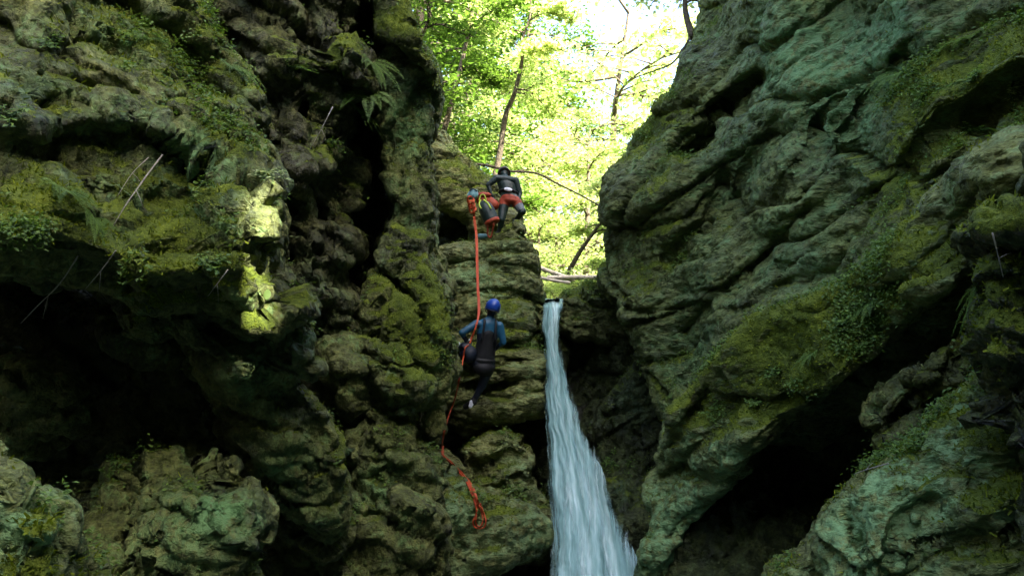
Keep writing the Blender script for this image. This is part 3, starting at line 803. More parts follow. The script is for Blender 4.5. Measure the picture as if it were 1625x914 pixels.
    rock('cliff', [(1212, 893), (1262, 866), (1290, 820), (1330, 764), (1395, 722), (1450, 690), (1500, 632), (1530, 592), (1560, 550), (1620, 560), (1900, 700), (1900, 1060), (1190, 1060)],
         [(1240, 900, 6.5), (1340, 800, 6.1), (1460, 720, 5.9), (1560, 590, 5.9), (1600, 800, 5.2), (1400, 900, 5.6), (1800, 900, 4.5)],
         R=0.4, thick=1.2, voxel=0.022, mat=M_SLAB, disp=d_right(.8),
         grooves=[([(1560, 760), (1620, 740)], 25, .3), ([(1480, 780), (1440, 850), (1400, 914)], 8, .15), ([(1560, 850), (1480, 880), (1420, 914)], 10, .25)],
         bumps=[(1390, 800, 50, -.15)],
         lichspots=[(1330, 820, 6, .35, 1), (1440, 740, 5.9, .35, 1), (1520, 650, 5.9, .3, 1), (1320, 880, 5.9, .4, .9), (1400, 850, 5.7, .4, .6)],
         mosspots=[(1450, 760, 5.7, .18, 1), (1540, 840, 5.1, .25, 1), (1250, 900, 6.4, .2, .6), (1580, 700, 5.5, .35, .8), (1600, 870, 5, .4, .8)], moss=-.02,
         label='pale teal streaked rock rising to a point in the lower right corner', cat='cliff', kind='structure')
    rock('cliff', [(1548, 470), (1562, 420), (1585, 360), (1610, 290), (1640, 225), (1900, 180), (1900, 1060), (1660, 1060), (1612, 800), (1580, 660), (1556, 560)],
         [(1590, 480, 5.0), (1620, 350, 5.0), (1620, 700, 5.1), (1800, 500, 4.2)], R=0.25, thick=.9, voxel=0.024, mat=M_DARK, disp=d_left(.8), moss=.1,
         mosspots=[(1580, 480, 4.9, .35, 1), (1600, 400, 4.9, .35, 1.1), (1620, 330, 4.9, .3, 1), (1570, 560, 4.9, .3, .7)],
         label='dark mossy rock column at the right edge of the frame', cat='cliff', kind='structure')


build_rocks()
#@@REST
bpy.context.view_layer.update()
DG = bpy.context.evaluated_depsgraph_get()


def hit(px, py, start=0.3):
    d = Vector(unproj(px, py, 1.0)); L = d.length; d.normalize()
    ok, loc, nor, _, ob, _ = scene.ray_cast(DG, d * start, d)
    if not ok: return None, None, None
    dep = loc.dot(Vector(FWD))
    return loc, nor, dep


def safe(px, py, d, gap=0.04):
    loc, nor, dep = hit(px, py)
    if dep is not None: d = min(d, dep - gap)
    return P(px, py, d)

def leaf_quads(C, N, A, L, W, fold=0.15):
    """C centres, N normals, A axis directions; returns V,F for rhombic leaves"""
    A = A - N * (A * N).sum(1, keepdims=True); A /= np.maximum(np.linalg.norm(A, axis=1, keepdims=True), 1e-6)
    B = np.cross(N, A)
    L = L[:, None]; W = W[:, None]
    v0 = C - A * L * .5; v1 = C + B * W * .5 + N * fold * W; v2 = C + A * L * .5 - N * fold * L * .4; v3 = C - B * W * .5 + N * fold * W
    V = np.stack([v0, v1, v2, v3], 1).reshape(-1, 3)
    n = len(C); i = np.arange(n) * 4
    return V, np.stack([i, i + 1, i + 2, i + 3], 1)


def unit(v): return v / np.maximum(np.linalg.norm(v, axis=1, keepdims=True), 1e-6)


# ------------------------------------------------------------------ water
def water_material(name, thr0, thr1, bright):
    m = NT(name)
    uv = m.n('ShaderNodeAttribute', attribute_name='flow')
    mp = m.n('ShaderNodeMapping'); mp.inputs['Scale'].default_value = (4.5, 0.30, 1.0); m.l(uv.outputs['Vector'], mp.inputs[0])
    a = m.noise(mp.outputs[0], 1.6, 5, 0.6, 1.2)
    mp2 = m.n('ShaderNodeMapping'); mp2.inputs['Scale'].default_value = (16.0, 0.9, 1.0); m.l(uv.outputs['Vector'], mp2.inputs[0])
    b = m.noise(mp2.outputs[0], 1.6, 5, 0.7, 0.3)
    s = m.math('ADD', m.math('MULTIPLY', a, 0.72), m.math('MULTIPLY', b, 0.28))
    col = m.ramp(s, [(0.30, (0.10, 0.22, 0.20)), (0.5, (0.25, 0.42, 0.39)), (0.72, bright)])
    m.l(col, m.b.inputs['Base Color']); m.b.inputs['Roughness'].default_value = 0.35
    bp = m.n('ShaderNodeBump', inputs={'Distance': 0.02}); m.l(s, bp.inputs['Height']); m.l(bp.outputs[0], m.b.inputs['Normal'])
    ed = m.n('ShaderNodeAttribute', attribute_name='edge')
    al = m.rng(m.math('ADD', m.math('MULTIPLY', ed.outputs['Fac'], 1.1), m.math('MULTIPLY', m.math('SUBTRACT', s, 0.5), 4.0)), thr0, thr1)
    m.l(al, m.b.inputs['Alpha'])
    return m.m


def fall_sheet(name, L, Rr, D, rows, cols, thick, off, seed, mat, parent=None):
    ys = [p[1] for p in L]
    Y = np.linspace(ys[0], ys[-1], rows); U = np.linspace(0, 1, cols)
    lx = np.interp(Y, [p[1] for p in L], [p[0] for p in L]); rx = np.interp(Y, [p[1] for p in Rr], [p[0] for p in Rr])
    d = np.interp(Y, [p[0] for p in D], [p[1] for p in D])
    k = np.ones(9) / 9
    sm = lambda a: np.convolve(np.pad(a, 4, mode='edge'), k, mode='valid')
    lx, rx, d = sm(lx), sm(rx), sm(d)
    GY, GU = np.meshgrid(Y, U, indexing='ij')
    q = np.stack([GU.ravel() * 9, GY.ravel() / 55, np.full(GU.size, seed * 3.3)], 1)
    n = (fbm(q, 4, seed)).reshape(GU.shape)
    wob = fbm(np.stack([GU.ravel() * 1.2, GY.ravel() / 26, np.full(GU.size, 9.1)], 1), 3, seed + 4).reshape(GU.shape)
    PX = lx[:, None] * (1 - GU) + rx[:, None] * GU + wob * 2.0
    DD = d[:, None] + off - thick * np.sin(np.pi * GU) ** 0.7 + n * 0.035
    V1 = unproj(PX, GY, DD).reshape(-1, 3)
    idx = np.arange(rows * cols).reshape(rows, cols)
    F1 = np.stack([idx[:-1, :-1], idx[1:, :-1], idx[1:, 1:], idx[:-1, 1:]], -1).reshape(-1, 4)
    z = (V1[:, 2].max() - V1[:, 2])
    wid = (rx - lx)[:, None] / FPX * d[:, None] * GU
    fl = np.stack([wid.ravel(), z, np.zeros(len(z))], 1)
    edge = np.minimum(1, 4.5 * np.minimum(GU, 1 - GU)).ravel()
    # a back skin closes the body
    V2 = unproj(PX, GY, d[:, None] + off + 0.10 * np.sin(np.pi * GU)).reshape(-1, 3)
    F2 = F1[:, ::-1] + len(V1)
    me = np_mesh(name, np.concatenate([V1, V2]), np.concatenate([F1, F2]), [mat], True,
                 {'edge': np.concatenate([edge, edge])})
    at = me.attributes.new('flow', 'FLOAT_VECTOR', 'POINT'); at.data.foreach_set('vector', np.concatenate([fl, fl]).astype(np.float32).ravel())
    return link(name, me, parent)


def build_water():
    L = [(862, 474), (862, 500), (865, 560), (868, 620), (870, 680), (872, 760), (876, 820), (874, 900), (868, 1000)]
    L = [(a - 2, b) for a, b in L]
    Rr = [(893, 474), (890, 510), (889, 545), (897, 590), (911, 640), (930, 690), (953, 740), (974, 800), (998, 855), (1024, 910), (1064, 1000)]
    D = [(474, 14.3), (480, 13.6), (500, 13.3), (560, 13.0), (680, 12.3), (800, 11.4), (900, 10.6), (1000, 9.9)]
    w1 = water_material('falling_water', -0.15, 0.75, (0.74, 0.90, 0.86))
    w2 = water_material('falling_spray', 0.85, 2.0, (0.75, 0.88, 0.84))
    o = fall_sheet('waterfall', L, Rr, D, 260, 44, 0.22, 0.0, 3, w1)
    tag(o, 'narrow white waterfall pouring down the slot between the rock walls', 'waterfall', kind='structure')
    L2 = [(a - 2 - (b - 474) * .02, b) for a, b in L]; R2 = [(a + 2 + (b - 474) * .05, b) for a, b in Rr]
    fall_sheet('spray', L2, R2, D, 260, 44, 0.26, -0.05, 8, w2, o)
    # stream feeding the fall, pool below
    m = NT('stream_water'); m.b.inputs['Base Color'].default_value = (0.05, 0.10, 0.09, 1); m.b.inputs['Roughness'].default_value = 0.08
    pos = m.n('ShaderNodeNewGeometry').outputs['Position']
    bp = m.n('ShaderNodeBump', inputs={'Distance': 0.04}); m.l(m.noise(pos, 6, 4), bp.inputs['Height']); m.l(bp.outputs[0], m.b.inputs['Normal'])
    g = Geo()
    def sheet(x0, x1, y0, y1, z):
        nx, ny = 12, 20
        X, Y = np.meshgrid(np.linspace(x0, x1, nx), np.linspace(y0, y1, ny))
        V = np.stack([X.ravel(), Y.ravel(), z + 0.02 * np.sin(X.ravel() * 7 + Y.ravel() * 3)], 1)
        i = np.arange(nx * ny).reshape(ny, nx)
        return V, np.stack([i[:-1, :-1], i[:-1, 1:], i[1:, 1:], i[1:, :-1]], -1).reshape(-1, 4)
    a, b = sheet(P(862, 474, 13.6).x, P(889, 474, 13.6).x, YL - 0.02, YL + 8, ZL - 0.01)
    o = link('stream', np_mesh('stream', a, b, [m.m])); tag(o, 'shallow stream running to the lip of the fall', 'stream', kind='structure')
    a, b = sheet(-8, 7, -9, 13, -2.0)
    o = link('pool', np_mesh('pool', a, b, [m.m])); tag(o, 'dark plunge pool at the foot of the gorge', 'pool', kind='structure')


build_water()

# ------------------------------------------------------------------ trees
def make_tree(name, h, spread, nl, leaf, seed, lean=(0, 0), mat=None, trunk_r=None, limb_n=16, low=0.3, flat=0.35, path=None):
    r = np.random.default_rng(seed)
    root = empty(name, (0, 0, 0))
    tr = trunk_r or h * 0.014 + 0.03
    if path is None:
        path = []
        for k in range(9):
            t = k / 8
            path.append(Vector((lean[0] * h * t + 0.03 * h * math.sin(seed + t * 5), lean[1] * h * t + 0.03 * h * math.cos(seed * 2 + t * 4), h * t * 0.95)))
    sp = spline(path, 4)
    g = Geo()
    V, F = tube(sp, [tr * (1 - 0.85 * i / (len(sp) - 1)) * (1 + 0.25 * math.exp(-i * 1.2)) for i in range(len(sp))], 8); g.add(V, F)
    Cs = []; per = nl // limb_n
    zs = np.linspace(low, 0.98, limb_n)
    for j, t in enumerate(zs):
        f = t * (len(sp) - 1); i0 = min(int(f), len(sp) - 2); base = sp[i0].lerp(sp[i0 + 1], f - i0)
        az = j * 2.4 + r.uniform(-.5, .5)
        ll = spread * (0.55 + 0.6 * math.sin(math.pi * min(1, (t - low) / (1 - low) * 0.75 + 0.2))) * r.uniform(.7, 1.15)
        up = r.uniform(0.1, 0.55)
        pts = []
        for q in range(7):
            s = q / 6
            pts.append(base + Vector((math.cos(az + s * .4) * ll * s, math.sin(az + s * .4) * ll * s, ll * (up * s - 0.35 * s * s) + 0.05 * math.sin(7 * s + j))))
        V, F = tube(pts, [tr * 0.36 * (1 - t * 0.5) * (1 - .8 * q / 6) + .004 for q in range(7)], 6); g.add(V, F)
        # side twigs
        nt = 9
        for w in range(nt):
            s = 0.2 + 0.8 * w / nt
            fi = s * 6; a0 = min(int(fi), 5); b = pts[a0].lerp(pts[a0 + 1], fi - a0)
            a2 = az + (1 if w % 2 else -1) * r.uniform(.5, 1.3)
            tl = ll * r.uniform(.2, .5) * (1.15 - s * .6)
            e = b + Vector((math.cos(a2) * tl, math.sin(a2) * tl, r.uniform(-.15, .25) * tl))
            mid = b.lerp(e, .5) + Vector((0, 0, .06 * tl))
            V, F = tube([b, mid, e], [.010 + tr * .05, .007 + tr * .03, .004], 4, False); g.add(V, F)
            k = max(3, int(per / nt * r.uniform(.3, 1.7)))
            ss = r.uniform(0.1, 1.15, k)
            P0 = np.array(b) + (np.array(e) - np.array(b)) * ss[:, None]
            sc = tl * 0.28 + 0.06
            P0 = P0 + r.normal(0, 1, (k, 3)) * np.array([sc, sc, sc * flat])
            Cs.append(P0)
    C = np.concatenate(Cs); n = len(C)
    N = unit(np.stack([r.normal(0, .45, n), r.normal(0, .45, n), np.ones(n)], 1))
    A = unit(np.stack([r.normal(0, 1, n), r.normal(0, 1, n), r.normal(-.3, .4, n)], 1))
    L = leaf * r.uniform(.6, 1.3, n)
    V, F = leaf_quads(C, N, A, L, L * .62)
    cl = vnoise(C * 0.9, seed) * .5 + .5
    tint = np.repeat(np.clip(cl * .7 + r.uniform(0, .5, n), 0, 1), 4)
    trunk = link('trunk', g.mesh('trunk', [M_BARK]), root)
    link('crown', np_mesh('crown', V, F, [mat or M_LEAF], False, {'tint': tint}), root)
    return root


def copy_tree(o, parent=None):
    c = o.copy(); COL.objects.link(c)
    if parent is not None: c.parent = parent
    for ch in list(o.children):
        copy_tree(ch, c)
    return c


def ground_at(px, d):
    x = (px - 812.5) / FPX * d
    y = d * math.cos(PITCH)
    for _ in range(4):
        z = float(terrain_h(np.array([x]), np.array([y]))[0])
        y = (d - z * math.sin(PITCH)) / math.cos(PITCH)
    return Vector((x, y, z - 0.1))


def build_trees():
    protos = {
        'broad': make_tree('broadleaf_tree', 9.5, 3.0, 9500, 0.15, 3, (0.05, -0.05), M_LEAF),
        'tall': make_tree('broadleaf_tree', 13.0, 2.8, 15000, 0.15, 8, (0.08, -0.04), M_LEAF_SHADE, low=.2),
        'deep': make_tree('broadleaf_tree', 12.0, 3.0, 17000, 0.15, 14, (0.1, 0), M_LEAF_SHADE, low=.15),
        'low': make_tree('broadleaf_tree', 5.5, 2.2, 6000, 0.12, 21, (0, -0.05), M_LEAF, low=.12, limb_n=13),
        'bush': make_tree('shrub', 2.4, 1.2, 4200, 0.085, 30, (0, 0), M_LEAF, low=.08, limb_n=11, trunk_r=.03),
    }
    g1 = 'trees on the slope above the fall'; g2 = 'shrubs at the head of the gorge'
    spots = [
        ('tall', 640, 19, 1.0, 'tall leafy tree directly behind the mossy column'),
        ('deep', 705, 23, 1.05, 'deep green tree filling the gap just right of the mossy column'),
        ('tall', 745, 27, 1.1, 'tall bright green tree left of the dark curved trunk, high above the shelf'),
        ('deep', 800, 35, 1.25, 'far deep green tree seen behind the dark curved trunk'),
        ('broad', 670, 29, 1.3, 'broad tree far back on the left slope behind the nearer crowns'),
        ('broad', 760, 21, .75, 'smaller bright tree above the shelf left of the upper climber'),
        ('broad', 845, 31, .95, 'pale overexposed tree left of the open white sky'),
        ('low', 930, 23.5, 1.3, 'small layered tree under the white sky close to the right wall'),
        ('low', 880, 27, 1.2, 'small bright tree in the middle of the opening behind the logs'),
        ('low', 995, 27, 2.0, 'layered tree whose crown pokes out past the edge of the right wall'),
        ('low', 850, 20.5, .85, 'low sunlit tree behind the upper climber'),
        ('broad', 905, 38, .85, 'distant tree at the centre of the opening'),
        ('broad', 1010, 40, .9, 'distant tree partly hidden by the right wall'),
        ('tall', 600, 27, 1.2, 'tall tree mostly hidden behind the mossy column'),
        ('deep', 960, 33, .62, 'dark green distant tree beside the right wall'),
        ('bush', 700, 16.6, .9, 'sunlit shrub at the foot of the slope by the mossy column'),
        ('bush', 745, 17.6, .85, 'bright shrub on the rim above the rope anchor'),
        ('bush', 800, 18.5, .95, 'sunlit shrub behind the stooping climber'),
        ('bush', 860, 17.8, .6, 'low shrub left of the pale logs'),
        ('bush', 945, 18.5, 1.0, 'shrub behind the horizontal log near the right wall'),
        ('bush', 905, 19.5, .8, 'shrub above the middle of the logs'),
    ]
    used = set()
    for i, (k, px, d, s, lab) in enumerate(spots):
        o = protos[k] if k not in used else copy_tree(protos[k])
        used.add(k)
        o.location = ground_at(px, d); o.rotation_euler = (0, 0, i * 2.1); o.scale = (s, s, s)
        tag(o, lab, 'shrub' if k == 'bush' else 'tree', g2 if k == 'bush' else g1)
    sa, ca = math.sin(SUN_AZ), math.cos(SUN_AZ)
    o = copy_tree(protos['bush']); o.location = (-2.07 + 19 * sa, 6.3 + 19 * ca, 14.9); o.scale = (.9, .9, .9)  # added out of view to break up the blade of sun
    tag(o, 'unseen bush added in the invented cleft of the right rim to dapple the sun', 'shrub', g2)
    # dark slender tree crossing the bright sky, leaning trunks
    def trunk_tree(pts, tr, lab, seed, nl=2500, spread=1.2, leaf=.13, low=.45, mat=None, limbs=8):
        w = [P(*p) for p in pts]; b = w[0].copy()
        o = make_tree('slender_tree', (w[-1] - w[0]).length, spread, nl, leaf, seed, mat=mat or M_LEAF, trunk_r=tr, limb_n=limbs, low=low, path=[q - b for q in w])
        o.location = b; tag(o, lab, 'tree', g1)
    trunk_tree([(775, 330, 19.5), (792, 250, 19.5), (802, 185, 19.4), (816, 150, 19.3), (828, 100, 19.2), (830, 60, 19.2), (842, 20, 19.2), (838, -60, 19.2)], .085,
               'slender tree with a dark curving trunk against the bright sky', 41, 4500, 1.5)
    trunk_tree([(690, 260, 18.5), (712, 180, 18.5), (735, 90, 18.4), (752, 0, 18.4), (760, -60, 18.4)], .08, 'grey leaning trunk in the shade left of the curving dark trunk', 43, 4000, 1.5, mat=M_LEAF_SHADE)
    trunk_tree([(898, 440, 19), (920, 400, 18.8), (945, 365, 18.6), (985, 310, 18.4), (1010, 260, 18.4)], .065, 'leaning trunk rising to the right behind the horizontal log', 45, 2500, 1.3)
    trunk_tree([(1100, 60, 13.9), (1088, 20, 14.0), (1090, -30, 14.0), (1110, -120, 14.0)], .07, 'thin tree on the rim of the right wall at the top of the frame', 47, 1200, 1.0, leaf=.09)
    trunk_tree([(640, 120, 14.0), (668, 60, 14.2), (682, 20, 14.2), (676, -60, 14.2)], .05, 'dark bent sapling rising behind the mossy cap rock', 49, 1500, 1.0, leaf=.1, mat=M_LEAF_SHADE)
    # arching mossy branch and fallen logs
    def pole(name, pts, r0, r1, mat, lab, cat, n=5, group=None):
        w = spline([P(*p) for p in pts], n); b = w[0].copy()
        rr = [r0 + (r1 - r0) * i / (len(w) - 1) for i in range(len(w))]
        rr = [x * (1 + .12 * math.sin(i * 2.3)) for i, x in enumerate(rr)]
        V, F = tube([q - b for q in w], rr, 8)
        o = link(name, np_mesh(name, V, F, [mat]), loc=b); tag(o, lab, cat, group); return o
    pole('fallen_branch', [(735, 262, 16.4), (770, 262, 16.5), (810, 272, 16.6), (850, 275, 16.7), (885, 292, 16.8), (925, 312, 16.9), (965, 335, 17)], .032, .016, M_BARK,
         'mossy arching dead branch crossing the bright foliage behind the upper climber', 'branch')
    g = 'fallen logs above the fall'
    pole('fallen_log', [(838, 418, 17.2), (870, 430, 17.0), (912, 444, 16.8)], 0.05, .04, M_LOG, 'pale log sloping down to the right above the waterfall', 'log', group=g)
    pole('fallen_log', [(868, 441, 16.3), (910, 440, 16.4), (960, 440, 16.6), (1010, 437, 16.8)], 0.048, .05, M_LOG, 'horizontal pale log lying across the stream toward the right wall', 'log', group=g)
    pole('fallen_log', [(842, 436, 16.0), (872, 444, 15.9), (905, 449, 15.8)], 0.035, .03, M_LOG, 'short thin log lowest of the three, nearest the fall', 'log', group=g)
    pole('twig', [(1095, 60, 13.2), (1070, 98, 13.2), (1040, 112, 13.2), (1012, 122, 13.2)], .02, .008, M_BARK, 'bare twig reaching left from the right wall rim into the sky', 'twig')


build_trees()


def build_undergrowth():
    r = np.random.default_rng(5)
    n = 60000
    y = 15.6 + 26 * r.random(n) ** 1.3; x = (r.random(n) * 2 - 1) * (3 + (y - 15) * 0.55) + 0.6
    p = np.stack([x * .7, y * .7, np.zeros(n)], 1)
    cl = fbm(p, 3, 77)
    keep = (cl > -0.35) & ~((np.abs(x - 0.95) < .7) & (y < 19))
    x, y, cl = x[keep], y[keep], cl[keep]; n = len(x)
    z = terrain_h(x, y) + r.random(n) * (0.25 + 0.9 * np.clip(cl + .2, 0, 1)) + .05
    C = np.stack([x, y, z], 1)
    N = unit(np.stack([r.normal(0, .5, n), r.normal(-.2, .5, n), np.ones(n)], 1)); A = unit(r.normal(0, 1, (n, 3)))
    L = r.uniform(.06, .15, n)
    V, F = leaf_quads(C, N, A, L, L * .55)
    o = link('undergrowth', np_mesh('undergrowth', V, F, [M_LEAF], False, {'tint': np.repeat(r.random(n), 4)}))
    tag(o, 'leafy undergrowth covering the forest slope', 'undergrowth', kind='stuff')
    # long grass and leaves on the bank by the lip
    n = 900
    x = r.uniform(P(866, 460, 15).x - .5, P(955, 460, 15).x + .3, n); y = r.uniform(YL + 1.2, YL + 2.6, n)
    z = np.full(n, ZL - .15)
    B = np.stack([x, y, z], 1); dirn = unit(np.stack([r.normal(0, .5, n), r.normal(0, .4, n), np.ones(n)], 1)); H = r.uniform(.15, .42, n)[:, None]
    side = unit(np.cross(dirn, r.normal(0, 1, (n, 3)))) * .012
    V = np.stack([B - side, B + side, B + dirn * H + side * .3 + [[0, 0, -.05]], B + dirn * H - side * .3], 1).reshape(-1, 3)
    i = np.arange(n) * 4
    o = link('grass', np_mesh('grass', V, np.stack([i, i + 1, i + 2, i + 3], 1), [M_LEAF], False, {'tint': np.repeat(r.random(n), 4)}))
    tag(o, 'sunlit grass on the stream bank behind the lip', 'grass', kind='stuff')


build_undergrowth()

# ------------------------------------------------------------------ moss fuzz and small herbs on the rocks
def scatter_on_rocks():
    r = np.random.default_rng(9)
    Cm = []; Nm = []
    Ch = []; Nh = []
    for (V, N, mm, F) in ROCKPTS:
        view = unit(V)
        face = -(N * view).sum(1)
        dep = V @ FWD
        px = 812.5 + FPX * (V @ RGT) / dep; py = 457 - FPX * (V @ UPV) / dep
        vis = (face > 0.02) & (px > -40) & (px < 1665) & (py > -40) & (py < 960)
        w = np.clip((mm - 0.28) / 0.35, 0, 1) * vis / np.maximum(dep, 4) ** 0.5 * 2
        k = np.nonzero(r.random(len(V)) < w * 0.5)[0]
        Cm.append(V[k]); Nm.append(N[k])
        pat = fbm(V * 1.6, 3, 33)
        wh = np.clip((mm - 0.25) / 0.4, 0, 1) * np.clip(pat * 3 - .55, 0, 1) * vis
        k = np.nonzero(r.random(len(V)) < wh * 0.5)[0]
        Ch.append(V[k]); Nh.append(N[k])
    C = np.concatenate(Cm); N = np.concatenate(Nm)
    if len(C) > 90000:
        k = r.choice(len(C), 90000, replace=False); C, N = C[k], N[k]
    n = len(C)
    C = C + r.normal(0, .012, (n, 3))
    up = unit(N + r.normal(0, .5, (n, 3)) + [[0, 0, -.15]])
    H = r.uniform(.015, .045, n)[:, None]
    side = unit(np.cross(up, r.normal(0, 1, (n, 3)))) * r.uniform(.004, .010, n)[:, None]
    V = np.stack([C - side - N * .004, C + side - N * .004, C + up * H + side * .5, C + up * H - side * .5], 1).reshape(-1, 3)
    i = np.arange(n) * 4
    o = link('moss', np_mesh('moss', V, np.stack([i, i + 1, i + 2, i + 3], 1), [M_MOSS], False, {'tint': np.repeat(r.random(n) ** 1.3, 4)}))
    tag(o, 'shaggy green moss growing over the rocks', 'moss', kind='stuff')
    C = np.concatenate(Ch); N = np.concatenate(Nh); n0 = len(C)
    print('moss', n, 'herbs', n0)
    rep = 5
    C = np.repeat(C, rep, 0); N = np.repeat(N, rep, 0); n = len(C)
    C = C + r.normal(0, .03, (n, 3)) + N * r.uniform(.01, .06, n)[:, None]
    NN = unit(N * .5 + r.normal(0, .4, (n, 3)) + [[0, -.2, .7]])
    L = r.uniform(.02, .05, n)
    V, F = leaf_quads(C, NN, unit(r.normal(0, 1, (n, 3))), L, L * .6)
    o = link('ground_cover', np_mesh('ground_cover', V, F, [M_FERN], False, {'tint': np.repeat(r.random(n), 4)}))
    tag(o, 'tiny leafy herbs rooted in the moss', 'ground cover', kind='stuff')


scatter_on_rocks()

# ------------------------------------------------------------------ ferns, plants, twigs
def basis(n, down=0.0):
    n = Vector(n); z = (n + Vector((0, 0, .9)) - Vector((0, 0, down))).normalized()
    x = z.orthogonal().normalized(); return x, z.cross(x), z


def fern(px, py, size, lab, n=9, seed=0, droop=0.8):
    loc, nor, dep = hit(px, py)
    if loc is None: return
    r = random.Random(seed + int(px))
    x, y, z = basis(nor)
    root = empty('fern', loc - nor * .02)
    for k in range(n):
        a = 2 * math.pi * k / n + r.uniform(-.3, .3)
        dr = x * math.cos(a) + y * math.sin(a)
        if dr.dot(nor) < -.2: continue
        L = size * r.uniform(.7, 1.1)
        pts = [dr * (L * t) * (1 - .15 * t) + z * (L * (0.65 * t)) + Vector((0, 0, -droop * L * t * t)) for t in [i / 9 for i in range(10)]]
        g = Geo(); V, F = tube(pts, [.0035 * (1 - .7 * i / 9) for i in range(10)], 4, False); g.add(V, F)
        C = []; A = []; W = []; 
        for t in range(1, 28):
            s = t / 28 * 9; i0 = min(int(s), 8); q = pts[i0].lerp(pts[i0 + 1], s - i0); tg = (pts[i0 + 1] - pts[i0]).normalized()
            sd = tg.cross(z).normalized(); w = L * .19 * math.sin(math.pi * min(1, (t / 28) * .85 + .17)) + .004
            for sg in (-1, 1):
                ax = (sd * sg + tg * .35).normalized()
                C.append(q + ax * w * .5); A.append(ax); W.append(w)
        C = np.array([tuple(c) for c in C]); A = np.array([tuple(c) for c in A]); W = np.array(W)
        N = unit(np.repeat([tuple(z)], len(C), 0) + np.random.default_rng(k).normal(0, .15, (len(C), 3)))
        V, F = leaf_quads(C, N, A, W, W * .0 + L * .034, .05); g.add(V, F)
        Vg, Fg = g.get()
        link('frond', np_mesh('frond', Vg, Fg, [M_FERN], False, {'tint': np.full(len(Vg), r.uniform(.2, 1))}), root)
    tag(root, lab, 'fern', 'ferns on the gorge walls')


def leafy(px, py, size, lab, stems=6, leaf=.06, seed=0, hang=0.2, name='leafy_plant', mat=None, group='leafy plants on the gorge walls'):
    loc, nor, dep = hit(px, py)
    if loc is None: return
    r = random.Random(seed + int(px) * 3)
    x, y, z = basis(nor)
    root = empty(name, loc - nor * .02)
    gs = Geo(); C = []; N = []; A = []; L = []
    for k in range(stems):
        a = r.uniform(0, 6.28); dr = (x * math.cos(a) + y * math.sin(a)) * .7 + nor * .6 + z * .5
        ln = size * r.uniform(.6, 1.1)
        pts = [dr * ln * t + Vector((0, 0, -hang * ln * t * t * 1.6)) + Vector((r.uniform(-.01, .01),) * 3) for t in [i / 6 for i in range(7)]]
        V, F = tube(pts, [.004 * (1 - .6 * i / 6) for i in range(7)], 4, False); gs.add(V, F)
        m = max(5, int(ln / (leaf * .42)))
        for q in range(m):
            t = .15 + .85 * q / m; f = t * 6; i0 = min(int(f), 5); b = pts[i0].lerp(pts[i0 + 1], f - i0)
            ax = ((x * math.cos(q * 2.4 + k)) + (y * math.sin(q * 2.4 + k)) + nor * .3 + Vector((0, 0, -.2))).normalized()
            l = leaf * r.uniform(.6, 1.25)
            C.append(b + ax * l * .6); A.append(ax); L.append(l); N.append((Vector((r.uniform(-.4, .4), r.uniform(-.6, .1), 1)) + nor * .4).normalized())
    to = lambda l: np.array([tuple(c) for c in l])
    V, F = leaf_quads(to(C), to(N), to(A), np.array(L), np.array(L) * .55)
    link('stem', gs.mesh('stem', [M_FERN]), root)
    link('foliage', np_mesh('foliage', V, F, [mat or M_FERN], False, {'tint': np.repeat(np.random.default_rng(int(px)).random(len(C)), 4)}), root)
    tag(root, lab, 'plant', group)


